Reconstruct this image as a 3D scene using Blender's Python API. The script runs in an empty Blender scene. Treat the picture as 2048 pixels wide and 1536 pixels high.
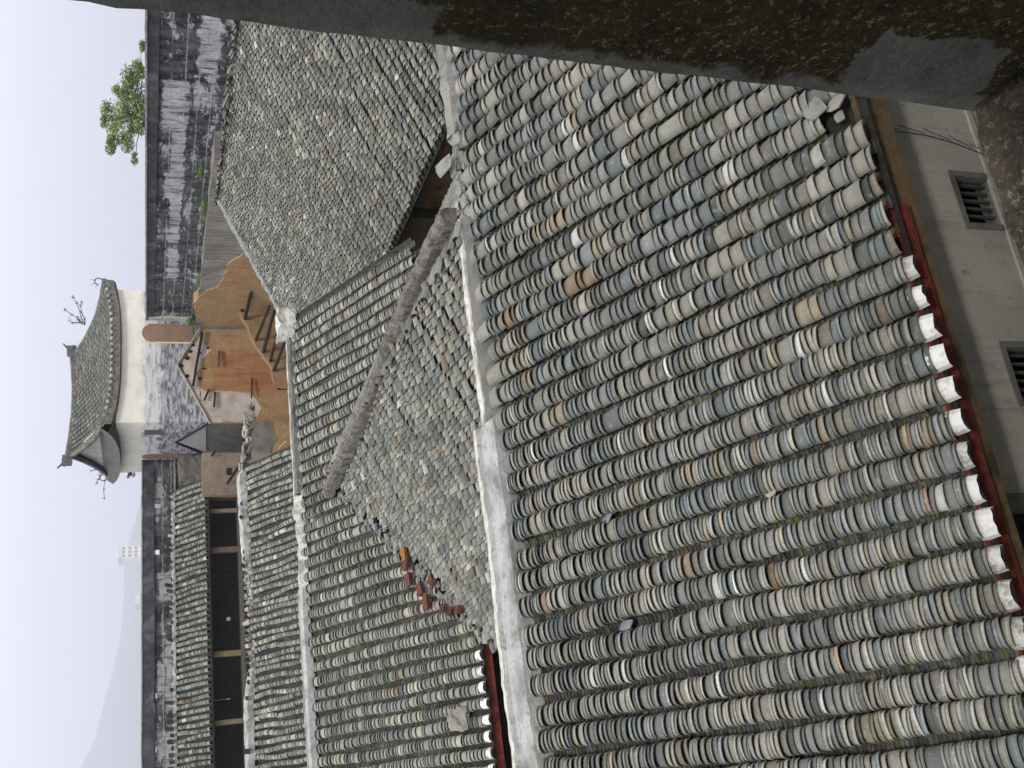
import bpy, bmesh, math, random
import numpy as np
from mathutils import Vector, noise
R = math.radians
random.seed(7); rng = np.random.default_rng(11)
scn = bpy.context.scene
COL = scn.collection
H = 9.0                                   # eye height over the courtyard
# ------------------------------------------------------------------ camera
F_PX, PITCH = 2000.0, R(20.1)
YAW = math.atan2(.369, .929)
cy_, sy_ = math.cos(YAW), math.sin(YAW)
cam = bpy.data.cameras.new('camera'); camo = bpy.data.objects.new('camera', cam); COL.objects.link(camo)
right = Vector((cy_, -sy_, 0)); fwd = Vector((sy_*math.cos(PITCH), cy_*math.cos(PITCH), -math.sin(PITCH)))
upc = right.cross(fwd)
from mathutils import Matrix
ax, ay, az = -upc, right, -fwd            # the photograph is turned a quarter: world up is picture left
camo.matrix_world = Matrix(((ax.x, ay.x, az.x, 0), (ax.y, ay.y, az.y, 0), (ax.z, ay.z, az.z, H), (0, 0, 0, 1)))
cam.sensor_width = 36; cam.lens = 36*F_PX/2048; cam.clip_start = .05; cam.clip_end = 9000
scn.camera = camo
scn.render.resolution_x, scn.render.resolution_y = 1024, 768
# ------------------------------------------------------------------ world
SUN_EL, SUN_AZ = R(57), R(198)            # azimuth from +Y towards +X
w = bpy.data.worlds.new('World'); scn.world = w; w.use_nodes = True
nt = w.node_tree; nt.nodes.clear()
o = nt.nodes.new('ShaderNodeOutputWorld'); bg = nt.nodes.new('ShaderNodeBackground')
sky = nt.nodes.new('ShaderNodeTexSky'); sky.sky_type = 'NISHITA'; sky.sun_disc = False
sky.sun_elevation = SUN_EL; sky.sun_rotation = SUN_AZ; sky.air_density = 1.0; sky.dust_density = 4
tc = nt.nodes.new('ShaderNodeTexCoord'); sep = nt.nodes.new('ShaderNodeSeparateXYZ')
nt.links.new(tc.outputs['Generated'], sep.inputs[0])
rmp = nt.nodes.new('ShaderNodeValToRGB'); nt.links.new(sep.outputs['Z'], rmp.inputs[0])
e = rmp.color_ramp; e.elements[0].position = 0.0; e.elements[0].color = (.70, .72, .80, 1)
e.elements[1].position = .5; e.elements[1].color = (1.0, 1.02, .99, 1)
m_ = e.elements.new(.10); m_.color = (.84, .86, .91, 1)
m_ = e.elements.new(.19); m_.color = (1.02, 1.04, 1.02, 1)
mx = nt.nodes.new('ShaderNodeMix'); mx.data_type = 'RGBA'; mx.inputs[0].default_value = .93
sc = nt.nodes.new('ShaderNodeVectorMath'); sc.operation = 'SCALE'; sc.inputs['Scale'].default_value = 10.0
nt.links.new(rmp.outputs[0], sc.inputs[0]); nt.links.new(sky.outputs[0], mx.inputs[6]); nt.links.new(sc.outputs[0], mx.inputs[7])
nt.links.new(mx.outputs[2], bg.inputs[0]); bg.inputs[1].default_value = .088; nt.links.new(bg.outputs[0], o.inputs[0])
sl = bpy.data.lights.new('sun', 'SUN'); sl.energy = 1.5; sl.angle = R(10); sl.color = (1, .95, .87)
so = bpy.data.objects.new('sun', sl); COL.objects.link(so)
d = Vector((math.sin(SUN_AZ)*math.cos(SUN_EL), math.cos(SUN_AZ)*math.cos(SUN_EL), math.sin(SUN_EL)))
so.rotation_euler = d.to_track_quat('Z', 'Y').to_euler()
scn.view_settings.view_transform = 'Standard'; scn.view_settings.look = 'None'
scn.view_settings.exposure = 0.72; scn.view_settings.gamma = 1
scn.cycles.max_bounces = 6; scn.cycles.volume_bounces = 2; scn.cycles.diffuse_bounces = 4
scn.cycles.transparent_max_bounces = 8

# ------------------------------------------------------------------ helpers
def ray(x, y):
    dx = (1536-y-768)/F_PX; dv = (x-1024)/F_PX
    fw = math.cos(PITCH)-dv*math.sin(PITCH)
    return Vector((dx*cy_+fw*sy_, -dx*sy_+fw*cy_, -math.sin(PITCH)-dv*math.cos(PITCH)))
def pt(x, y, X=None, Y=None, Z=None):     # survey point: sight line met with a known plane (Z relative to the eye)
    r = ray(x, y); k = X/r.x if X is not None else (Y/r.y if Y is not None else Z/r.z)
    return Vector((r.x*k, r.y*k, r.z*k+H))
def tag(o, label=None, cat=None, group=None, kind=None):
    if label: o['label'] = label
    if cat: o['category'] = cat
    if group: o['group'] = group
    if kind: o['kind'] = kind
    return o
def empty(name, loc=(0, 0, 0), **k):
    o = bpy.data.objects.new(name, None); o.location = loc; o.empty_display_size = .2; COL.objects.link(o); return tag(o, **k)
def link(name, me, mats, parent=None, **k):
    o = bpy.data.objects.new(name, me); COL.objects.link(o)
    for m in (mats if isinstance(mats, (list, tuple)) else [mats]): me.materials.append(m)
    if parent: 
        o.parent = parent
        if parent.type == 'EMPTY': o.location = -parent.location
    return tag(o, **k)
def obj(name, bm, mats, parent=None, smooth=False, **k):
    me = bpy.data.meshes.new(name); bm.normal_update(); bm.to_mesh(me); bm.free()
    if smooth: me.polygons.foreach_set('use_smooth', [True]*len(me.polygons))
    return link(name, me, mats, parent, **k)
def box(bm, x0, x1, y0, y1, z0, z1, mi=0):
    v = [bm.verts.new((x, y, z)) for x in (x0, x1) for y in (y0, y1) for z in (z0, z1)]
    for q in ((0, 1, 3, 2), (4, 6, 7, 5), (0, 4, 5, 1), (2, 3, 7, 6), (0, 2, 6, 4), (1, 5, 7, 3)):
        bm.faces.new([v[i] for i in q]).material_index = mi
    return v
def wbox(x0, x1, y0, y1, z0, z1): bm = bmesh.new(); box(bm, x0, x1, y0, y1, z0, z1); return bm
def bar(bm, a, b, r, r2=None, n=7, cap=True, jit=0):
    a, b = Vector(a), Vector(b); r2 = r if r2 is None else r2
    t = (b-a).normalized(); s = t.orthogonal().normalized(); q = t.cross(s)
    K = max(1, int((b-a).length/.4)) if jit else 1
    rings = []
    for k in range(K+1):
        f = k/K; c = a.lerp(b, f); rr = r+(r2-r)*f
        if jit and 0 < k < K: c = c+Vector((random.uniform(-jit, jit), random.uniform(-jit, jit), random.uniform(-jit, jit)))
        rings.append([bm.verts.new(c+(s*math.cos(2*math.pi*i/n)+q*math.sin(2*math.pi*i/n))*rr*(1+random.uniform(-.1, .1)*(jit > 0))) for i in range(n)])
    for k in range(K):
        for i in range(n): bm.faces.new((rings[k][i], rings[k][(i+1) % n], rings[k+1][(i+1) % n], rings[k+1][i]))
    if cap: bm.faces.new(rings[0][::-1]); bm.faces.new(rings[-1])
def poly_prism(bm, pts, d, mi=0):         # planar outline pushed back by vector d
    a = [bm.verts.new(p) for p in pts]; b = [bm.verts.new(Vector(p)+Vector(d)) for p in pts]
    bm.faces.new(a).material_index = mi; bm.faces.new(b[::-1]).material_index = mi
    for i in range(len(a)): bm.faces.new((a[i], b[i], b[(i+1) % len(a)], a[(i+1) % len(a)])).material_index = mi
def ragged(pts, step=.18, amp=.05):
    P = [Vector(p) for p in pts]; out = []; ax_ = min(range(3), key=lambda i: max(p[i] for p in P)-min(p[i] for p in P))
    for a, b in zip(P, P[1:]+P[:1]):
        n_ = max(1, int((b-a).length/step))
        for k in range(n_):
            q = a.lerp(b, k/n_)+(noise.noise_vector(a.lerp(b, k/n_)*2.3)+noise.noise_vector(a.lerp(b, k/n_)*7)*.6)*amp*1.6
            q[ax_] = a[ax_]; out.append(q)
    return out
def sweep(path, prof, jit=0.0, step=.12, freq=3.0, closed=True):
    """profile (across, up) carried along a polyline; jit roughens it"""
    bm = bmesh.new(); P = [Vector(p) for p in path]; S = []
    for i in range(len(P)-1):
        n = max(1, int((P[i+1]-P[i]).length/step))
        for k in range(n): S.append(P[i].lerp(P[i+1], k/n))
    S.append(P[-1]); rings = []
    for i, p in enumerate(S):
        t = (S[min(i+1, len(S)-1)]-S[max(i-1, 0)]); t.z = 0; t.normalize(); sd = Vector((t.y, -t.x, 0))
        r = []
        for j, (a, b) in enumerate(prof):
            q = p+sd*a+Vector((0, 0, b))
            if jit: q = q+noise.noise_vector(q*freq)*jit+noise.noise_vector(q*freq*3.1)*jit*.4
            r.append(bm.verts.new(q))
        rings.append(r)
    n = len(prof)
    for i in range(len(rings)-1):
        for j in range(n if closed else n-1):
            bm.faces.new((rings[i][j], rings[i][(j+1) % n], rings[i+1][(j+1) % n], rings[i+1][j]))
    if closed: bm.faces.new(rings[0][::-1]); bm.faces.new(rings[-1])
    return bm
def rough_box(x0, x1, y0, y1, z0, z1, step, jit, freq=4.0, seed=0, free=(1, 1, 1, 1, 1, 1)):
    bm = bmesh.new()
    nx, ny, nz = [max(1, int(abs(b-a)/step)) for a, b in ((x0, x1), (y0, y1), (z0, z1))]
    V = {}
    def gv(i, j, k):
        if (i, j, k) not in V:
            p = Vector((x0+(x1-x0)*i/nx, y0+(y1-y0)*j/ny, z0+(z1-z0)*k/nz)); s = Vector((seed, seed*1.7, 0))
            V[(i, j, k)] = bm.verts.new(p+noise.noise_vector(p*freq+s)*jit+noise.noise_vector(p*freq*3+s)*jit*.45)
        return V[(i, j, k)]
    for i in range(nx):
        for j in range(ny):
            bm.faces.new((gv(i, j, 0), gv(i, j+1, 0), gv(i+1, j+1, 0), gv(i+1, j, 0))); bm.faces.new((gv(i, j, nz), gv(i+1, j, nz), gv(i+1, j+1, nz), gv(i, j+1, nz)))
    for i in range(nx):
        for k in range(nz):
            bm.faces.new((gv(i, 0, k), gv(i+1, 0, k), gv(i+1, 0, k+1), gv(i, 0, k+1))); bm.faces.new((gv(i, ny, k), gv(i, ny, k+1), gv(i+1, ny, k+1), gv(i+1, ny, k)))
    for j in range(ny):
        for k in range(nz):
            bm.faces.new((gv(0, j, k), gv(0, j, k+1), gv(0, j+1, k+1), gv(0, j+1, k))); bm.faces.new((gv(nx, j, k), gv(nx, j+1, k), gv(nx, j+1, k+1), gv(nx, j, k+1)))
    return bm

# ------------------------------------------------------------------ materials
class NT:
    def __init__(s, name, rough=.9):
        s.m = bpy.data.materials.new(name); s.m.use_nodes = True; s.t = s.m.node_tree; s.p = s.t.nodes['Principled BSDF']
        s.p.inputs['Roughness'].default_value = rough; s.p.inputs['Specular IOR Level'].default_value = .25
        s.tc = s.t.nodes.new('ShaderNodeTexCoord').outputs['Object']
    def _in(s, sock, v):
        if isinstance(v, bpy.types.NodeSocket): s.t.links.new(v, sock)
        else:
            if sock.type == 'RGBA' and not hasattr(v, '__len__'): v = (v, v, v, 1)
            elif sock.type == 'RGBA' and len(v) == 3: v = (*v, 1)
            sock.default_value = v
    def map(s, scale=(1, 1, 1), rot=(0, 0, 0), vec=None):
        n = s.t.nodes.new('ShaderNodeMapping'); s._in(n.inputs[0], vec or s.tc); n.inputs['Scale'].default_value = scale; n.inputs['Rotation'].default_value = rot; return n.outputs[0]
    def noise(s, scale, detail=4, rough=.6, vec=None, dist=0):
        n = s.t.nodes.new('ShaderNodeTexNoise'); s._in(n.inputs['Vector'], vec or s.tc); n.inputs['Scale'].default_value = scale
        n.inputs['Detail'].default_value = detail; n.inputs['Roughness'].default_value = rough; n.inputs['Distortion'].default_value = dist; return n.outputs[0]
    def voro(s, scale, vec=None, feat='F1', out=0):
        n = s.t.nodes.new('ShaderNodeTexVoronoi'); s._in(n.inputs['Vector'], vec or s.tc); n.inputs['Scale'].default_value = scale; n.feature = feat; return n.outputs[out]
    def ramp(s, v, a, b, lo=0, hi=1):
        n = s.t.nodes.new('ShaderNodeMapRange'); s._in(n.inputs[0], v); 
        for i, x in zip((1, 2, 3, 4), (a, b, lo, hi)): n.inputs[i].default_value = x
        return n.outputs[0]
    def math(s, op, a, b=0):
        n = s.t.nodes.new('ShaderNodeMath'); n.operation = op; s._in(n.inputs[0], a); s._in(n.inputs[1], b); return n.outputs[0]
    def mix(s, f, a, b, mode='MIX'):
        n = s.t.nodes.new('ShaderNodeMix'); n.data_type = 'RGBA'; n.blend_type = mode; s._in(n.inputs[0], f); s._in(n.inputs[6], a); s._in(n.inputs[7], b); return n.outputs[2]
    def attr(s, name): n = s.t.nodes.new('ShaderNodeAttribute'); n.attribute_name = name; return n.outputs['Color']
    def xyz(s, vec=None): n = s.t.nodes.new('ShaderNodeSeparateXYZ'); s._in(n.inputs[0], vec or s.tc); return n.outputs
    def boxmask(s, ui, u0, u1, vi, v0, v1, soft, wob, wscale=2.5):
        c = s.xyz(); w1 = s.ramp(s.noise(wscale, 5, .65), .25, .75, -wob, wob)
        U, V = s.math('ADD', c[ui], w1), s.math('ADD', c[vi], w1)
        m = s.ramp(U, u0-soft, u0+soft)
        for (q, x, sg) in ((U, u1, -1), (V, v0, 1), (V, v1, -1)):
            m = s.math('MULTIPLY', m, s.ramp(q, x-soft, x+soft, *((0, 1) if sg > 0 else (1, 0))))
        return m
    def bump(s, h, dist=.01, strength=1):
        n = s.t.nodes.new('ShaderNodeBump'); s._in(n.inputs['Height'], h); n.inputs['Distance'].default_value = dist; n.inputs['Strength'].default_value = strength
        s.t.links.new(n.outputs[0], s.p.inputs['Normal'])
    def done(s, col, rough=None):
        s._in(s.p.inputs['Base Color'], col)
        if rough is not None: s._in(s.p.inputs['Roughness'], rough)
        return s.m
def simple(name, c, var=.25, scale=8, bump=.004, rough=.85, c2=None, sc2=1.2):
    n = NT(name, rough); nz = n.noise(scale, 6, .65)
    a = n.mix(n.ramp(nz, .3, .7), [x*(1-var) for x in c], [min(1, x*(1+var)) for x in c])
    if c2: a = n.mix(n.ramp(n.noise(sc2, 5, .7), .5, .68), a, c2)
    n.bump(nz, bump); return n.done(a)

# weathered clay tile: each tile keeps its own colour, plus lichen and grime
n = NT('weathered_tile', .88); base = n.attr('tile')
sp = n.noise(60, 7, .8); lich = n.ramp(n.noise(14, 4, .6), .56, .72)
c = n.mix(n.ramp(sp, .35, .65, 0, .7), base, n.mix(1.0, base, (.62, .62, .62), 'MULTIPLY'))
c = n.mix(n.math('MULTIPLY', lich, .35), c, (.50, .49, .43)); c = n.mix(n.ramp(n.noise(5, 4, .7), .54, .74, 0, .55), c, (.13, .135, .11))
flow = n.noise(1.3, 5, .65, n.map((1.6, .45, .45))); c = n.mix(n.ramp(flow, .46, .68, 0, .5), c, n.mix(1.0, c, (.52, .55, .50), 'MULTIPLY')); c = n.mix(n.ramp(n.noise(22, 5, .75), .60, .70, 0, .8), c, (.10, .105, .085))
c = n.mix(n.ramp(n.noise(31, 4, .7, n.map((1, 1, 1), (3, 1, 2))), .64, .70, 0, .55), c, (.55, .54, .48))
n.bump(sp, .003, .8); TILE = n.done(c)
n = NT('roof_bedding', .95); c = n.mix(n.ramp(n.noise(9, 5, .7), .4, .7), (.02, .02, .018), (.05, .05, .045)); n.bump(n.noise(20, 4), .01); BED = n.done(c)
# lime mortar ridges
def mortar(name, dark, light, stain, thr=(.45, .6), sc=2.2):
    n = NT(name, .9); a = n.noise(sc, 6, .7, dist=.4); b = n.noise(17, 5, .7)
    c = n.mix(n.ramp(a, *thr), light, dark); c = n.mix(n.ramp(b, .55, .72, 0, .8), c, stain); c = n.mix(n.ramp(n.noise(55, 3, .7), .56, .68, 0, .5), c, [x*.35 for x in light])
    n.bump(b, .015); return n.done(c)
MORT = mortar('ridge_mortar', (.20, .20, .20), (.42, .42, .43), (.12, .115, .085), (.45, .64))
MORT_D = mortar('dark_ridge_mortar', (.10, .10, .098), (.17, .165, .155), (.06, .06, .055))
LIME = mortar('white_lime', (.33, .32, .29), (.60, .59, .55), (.17, .155, .11), (.44, .64), 5)
n = NT('cap_plaster', .75); c = n.mix(n.ramp(n.noise(16, 6, .75), .52, .66), (.84, .83, .82), (.60, .56, .50)); c = n.mix(n.ramp(n.noise(38, 4, .7), .66, .74), c, (.35, .34, .33)); n.bump(n.noise(30, 4), .004); CAP = n.done(c)
CAP2 = mortar('dirty_cap_plaster', (.36, .35, .32), (.70, .69, .67), (.2, .18, .14), (.45, .6), 14)
CAPF = simple('cap_front', (.14, .155, .19), .4, 22, .006)
# plaster, wood, stone
n = NT('stained_plaster', .85); a = n.noise(1.6, 6, .65); g = n.noise(14, 5, .65); st = n.noise(1, 5, .6, n.map((7, 7, .7)))
c = n.mix(n.ramp(a, .4, .7), (.56, .53, .48), (.43, .41, .37)); c = n.mix(n.ramp(g, .62, .72, 0, .7), c, (.22, .15, .10)); c = n.mix(n.ramp(st, .5, .75, 0, .4), c, (.25, .21, .15))
c = n.mix(n.ramp(n.noise(6, 5, .75), .66, .74, 0, .7), c, (.12, .09, .06)); c = n.mix(n.ramp(n.noise(2.2, 5, .7, n.map((5, 5, .5))), .54, .70, 0, .5), c, (.20, .185, .15)); c = n.mix(n.ramp(n.noise(26, 5, .8), .63, .70, 0, .6), c, (.14, .12, .095)); c = n.mix(n.ramp(n.noise(1.4, 6, .75), .60, .64, 0, .45), c, (.62, .60, .56)); n.bump(g, .006); PLAS = n.done(c)
n = NT('court_plaster', .9); c = n.mix(n.ramp(n.noise(1.1, 5, .7), .4, .62), (.24, .22, .165), (.16, .12, .07)); c = n.mix(n.ramp(n.noise(7, 5, .7), .55, .7, 0, .6), c, (.07, .04, .02)); n.bump(n.noise(9, 4), .02); COURT = n.done(c)
WOODR = simple('red_painted_board', (.22, .045, .035), .45, 18, .003, .7, (.09, .03, .025), 5)
WOODB = simple('brown_timber', (.19, .13, .07), .3, 14, .004, .8, (.06, .05, .03), 2)
WOODD = simple('black_timber', (.017, .016, .015), .4, 14, .004, .8)
n = NT('gallery_boards', .8); q = n.noise(6, 3, .6, n.map((6, 6, .15))); c = n.mix(n.ramp(q, .4, .62), (.006, .006, .007), (.026, .024, .022)); BOARD = n.done(c)
CONC = simple('old_concrete', (.20, .20, .19), .3, 12, .004, .9, (.10, .10, .085), 3)
IRON = simple('window_bar_iron', (.10, .10, .095), .3, 30, .001, .7)
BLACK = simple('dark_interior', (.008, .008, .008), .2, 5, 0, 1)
BRICKR = simple('red_brick', (.12, .042, .032), .35, 30, .004, .9, (.12, .06, .05), 9)
EARTHG = simple('pale_fired_brick', (.42, .39, .33), .3, 12, .006, .9)
SLATE = simple('blue_grey_slab', (.23, .25, .29), .12, 12, .001, .5)
SLABT = simple('broken_tile_slab', (.30, .27, .235), .3, 18, .003, .85, (.20, .20, .18), 7)
SLABG = simple('grey_tile_slab', (.24, .24, .235), .3, 18, .003, .85, (.13, .13, .12), 7)
# jamb stone: moss-black conglomerate, cement repairs
def jamb_mat(name, patches, basecol, spark, cement):
    n = NT(name, .95); a = n.noise(26, 6, .75); b = n.voro(60)
    g1 = n.noise(170, 5, .8); c = n.mix(n.ramp(a, .35, .7), basecol[0], basecol[1]); c = n.mix(n.ramp(g1, .42, .62, 0, .8), c, basecol[1]); c = n.mix(n.ramp(n.noise(130, 5, .85), .555, .63), c, spark)
    c = n.mix(n.ramp(n.noise(6, 5, .7), .52, .7, 0, .7), c, basecol[2])
    cm = n.mix(n.ramp(n.noise(9, 6, .7), .35, .65), cement, [x*.42 for x in cement]); cm = n.mix(n.ramp(n.noise(120, 5, .8), .60, .66), cm, [x*.25 for x in cement]); cm = n.mix(n.ramp(g1, .4, .65, 0, .45), cm, [x*1.5 for x in cement])
    for p in patches: c = n.mix(n.boxmask(*p), c, cm)
    n.bump(n.math('ADD', n.noise(80, 6, .85), n.math('MULTIPLY', a, .6)), .012, 1); return n.done(c)
ZE = H
JP1 = (1, .558, 9, 2, ZE-.208, 99, .0015, .012, 22); JP2 = (1, .515, 9, 2, ZE-.725, ZE-.575, .0015, .016, 18)
JAMB = jamb_mat('jamb_stone', [(1, .588, 9, 2, -9, 99, .004, .014, 22), JP1, JP2],
                ((.007, .006, .002), (.085, .068, .026), (.045, .040, .014)), (.40, .34, .22), (.26, .255, .235))
SILL = jamb_mat('sill_stone', [], ((.030, .024, .016), (.24, .19, .14), (.08, .07, .045)), (.60, .52, .42), (.2, .2, .2))
# the two ramparts: soot-black plaster, pale where it has been patched
def rampart_mat(name, along, patches, pale=(.50, .50, .54), thr=(.57, .61)):
    n = NT(name, .9); sc3 = [1, 1, 1]
    blk = n.noise(.9, 6, .72, n.map(tuple(.5 if i == along else 1.4 for i in range(3))), .25); fine = n.noise(9, 5, .75, n.map(tuple(.45 if i == along else 1.3 for i in range(3))))
    vert = n.noise(2.2, 4, .7, n.map(tuple(1 if i != 2 else .25 for i in range(3))))
    dark = n.mix(n.ramp(vert, .42, .58), (.020, .021, .028), (.085, .085, .092)); dark = n.mix(n.ramp(n.noise(3.5, 5, .7), .52, .7, 0, .8), dark, (.15, .15, .155))
    f3 = n.noise(26, 5, .8, n.map(tuple(.4 if i == along else 1.0 for i in range(3)))); fl = n.noise(2.4, 8, .8, n.map(tuple(.5 if i == along else 1.6 for i in range(3))), .3)
    m = n.math('MULTIPLY', n.ramp(blk, *thr), n.ramp(fine, .36, .48)); m = n.math('MAXIMUM', m, n.math('MULTIPLY', n.ramp(fl, .565, .585), n.ramp(f3, .40, .46))); m = n.math('MAXIMUM', m, n.ramp(n.noise(4.5, 5, .8, n.map(tuple(.35 if i == along else 2.2 for i in range(3)))), .62, .66, 0, .9))
    for p in patches: m = n.math('MAXIMUM', m, n.math('MULTIPLY', n.boxmask(*p), n.math('MULTIPLY', n.ramp(fine, .30, .40), n.ramp(f3, .33, .39))))
    rs = n.noise(5, 5, .75, n.map(tuple(1 if i != 2 else .16 for i in range(3)))); m = n.math('MULTIPLY', m, n.ramp(rs, .60, .50, .12, 1)); pc = n.mix(n.ramp(n.noise(3, 5, .7), .4, .65), pale, [x*.68 for x in pale]); c = n.mix(m, dark, pc)
    # courses of large blocks scratched into the plaster
    cc = n.xyz(); ln = n.math('ABSOLUTE', n.math('SUBTRACT', n.math('FRACT', n.math('MULTIPLY', n.math('ADD', cc[2], n.ramp(fine, .3, .7, -.03, .03)), 2.7)), .5))
    c = n.mix(n.math('MULTIPLY', n.ramp(ln, .055, .03), n.ramp(blk, .40, .5, 0, .75)), c, (.36, .35, .35))
    n.bump(fine, .02); return n.done(c)
RAMR = rampart_mat('rampart_plaster_right', 1, [(1, 24.3, 26.8, 2, H-1.15, H-.45, .02, .14), (1, 25.6, 33.5, 2, H-1.12, H-.74, .02, .1), (1, 29, 30.5, 2, H-1.15, H-.55, .02, .14), (1, 21, 24, 2, H-1.9, H-1.35, .04, .2), (1, 34, 36.5, 2, H-1.15, H-.75, .03, .15)])
RAML = rampart_mat('rampart_plaster_left', 0, [(0, 3.5, 6.4, 2, H-1.1, H-.75, .03, .12), (0, 4.2, 5.4, 2, H-.72, H-.45, .02, .08), (0, -1, 3, 2, H-1.1, H-.75, .03, .1), (0, 8, 9.2, 2, H-1.1, H-.5, .03, .1)], (.36, .35, .36), (.57, .60))
RAMC = simple('rampart_coping', (.26, .26, .27), .4, 5, .01)
RAMD = simple('rampart_parapet', (.052, .052, .06), .45, 2.4, .02, .95, (.14, .14, .15), 1.5)
n = NT('rampart_lower', .95); v1 = n.noise(3, 4, .6, n.map((.2, .25, 3))); v2 = n.noise(5, 3, .6, n.map((1, 1.6, .15)))
c = n.mix(n.ramp(v2, .35, .65), (.15, .135, .125), (.27, .245, .23)); c = n.mix(n.ramp(n.noise(1.2, 5, .7), .5, .7, 0, .8), c, (.30, .29, .29)); n.bump(v2, .03); RAMLOW = n.done(c)
# tower
TZ = H
n = NT('tower_plaster', .85); cc = n.xyz(); z = n.math('ADD', cc[2], n.ramp(n.noise(1.3, 5, .7), .25, .75, -.35, .35))
up = n.mix(n.ramp(n.noise(2, 5, .6), .4, .7), (.80, .77, .68), (.66, .64, .60)); lo = n.mix(n.ramp(n.noise(5, 5, .75, n.map((.4, .4, 2))), .44, .56), (.11, .115, .13), (.44, .44, .48))
mid = n.mix(n.ramp(n.noise(2.5, 6, .75, n.map((.35, .35, 2.5))), .50, .58), (.60, .60, .62), (.30, .31, .33))
c = n.mix(n.ramp(z, TZ-.1, TZ+.25), mid, up); c = n.mix(n.ramp(z, TZ-.62, TZ-.5), lo, c); n.bump(n.noise(8, 4), .01); TOWP = n.done(c)
n = NT('earth_wall', .95); a = n.noise(1.1, 6, .7); f2 = n.noise(9, 5, .75); st = n.noise(3, 4, .6, n.map((1.6, 1.6, .22)))
c = n.mix(n.ramp(a, .38, .62), (.30, .165, .075), (.36, .245, .135)); c = n.mix(n.ramp(st, .45, .7, 0, .55), c, (.40, .27, .14)); c = n.mix(n.ramp(f2, .62, .72, 0, .4), c, (.17, .10, .05)); c = n.mix(n.ramp(n.noise(.5, 3), .55, .7, 0, .6), c, (.30, .14, .075))
c = n.mix(n.math('MULTIPLY', n.boxmask(0, 15.5, 17.35, 2, H-6, H-2.55, .03, .25, 1.6), .85), c, n.mix(n.ramp(st, .35, .65), (.27, .115, .05), (.37, .185, .09)))
ck = n.voro(1.1, n.map((1, 1, 1.5)), 'DISTANCE_TO_EDGE'); c = n.mix(n.ramp(ck, .010, .0, 0, .22), c, (.10, .06, .03)); c = n.mix(n.ramp(n.noise(2.6, 7, .8), .60, .66, 0, .55), c, (.42, .33, .23))
zc = n.xyz()[2]; lift_ = n.math('ABSOLUTE', n.math('SUBTRACT', n.math('FRACT', n.math('MULTIPLY', n.math('ADD', zc, n.ramp(n.noise(1.5, 4), .3, .7, -.06, .06)), 2.4)), .5))
c = n.mix(n.math('MULTIPLY', n.ramp(lift_, .05, .0), n.ramp(n.noise(1.7, 4), .42, .6, 0, .4)), c, (.13, .075, .035)); pit = n.noise(4.5, 8, .85); c = n.mix(n.ramp(pit, .58, .64, 0, .75), c, (.17, .10, .05)); c = n.mix(n.ramp(n.noise(12, 6, .8), .62, .68, 0, .7), c, (.46, .35, .22))
n.bump(n.noise(2.5, 5, .7), .06); EARTH = n.done(c)
n = NT('pale_ruin_plaster', .9); a = n.noise(2, 5, .7); c = n.mix(n.ramp(a, .4, .62), (.50, .44, .40), (.36, .31, .27)); c = n.mix(n.ramp(n.noise(8, 5, .7), .64, .72, 0, .8), c, (.2, .14, .09)); PALE = n.done(c)
GREYR = simple('grey_ruin_plaster', (.155, .145, .135), .25, 3, .02, .9, (.21, .20, .19), 1.5)
BROWNR = simple('brown_ruin_wall', (.215, .165, .125), .25, 4, .02, .9, (.27, .225, .19), 1.3)
ARCH = simple('blocked_arch_brick', (.27, .175, .12), .3, 4, .02, .9, (.20, .15, .13), 2)
GREYG = simple('tower_gable_plaster', (.42, .42, .41), .2, 4, .01, .9, (.28, .27, .25), 1.2)
TWIG = simple('twig_bark', (.06, .05, .04), .3, 20, 0)
LEAFT = simple('twig_leaf', (.045, .05, .035), .4, 9, 0, .7)
n = NT('tree_leaf', .6); c = n.mix(n.attr('tile'), (.15, .22, .06), (.30, .39, .15)); n.p.inputs['Transmission Weight'].default_value = 0; LEAF = n.done(c)
WEED = simple('weed_leaf', (.075, .13, .03), .5, 4, 0, .7)
BARK = simple('tree_bark', (.13, .11, .09), .3, 20, .01)
GRND = simple('courtyard_earth', (.10, .10, .09), .3, 1.5, .02, .95, (.06, .075, .04), .4)
HILLM = simple('hill_scrub', (.06, .085, .05), .3, .01, 0, 1, (.13, .09, .06), .006)
WHITEB = simple('white_render', (.78, .78, .80), .05, .3, 0)
GLASSD = simple('far_window', (.36, .38, .42), .2, 1, 0, .4)
BULB = simple('lamp_white', (.85, .85, .82), .02, 3, 0, .4)
CABM = simple('cable_rubber', (.03, .03, .03), .1, 30, 0)

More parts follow.
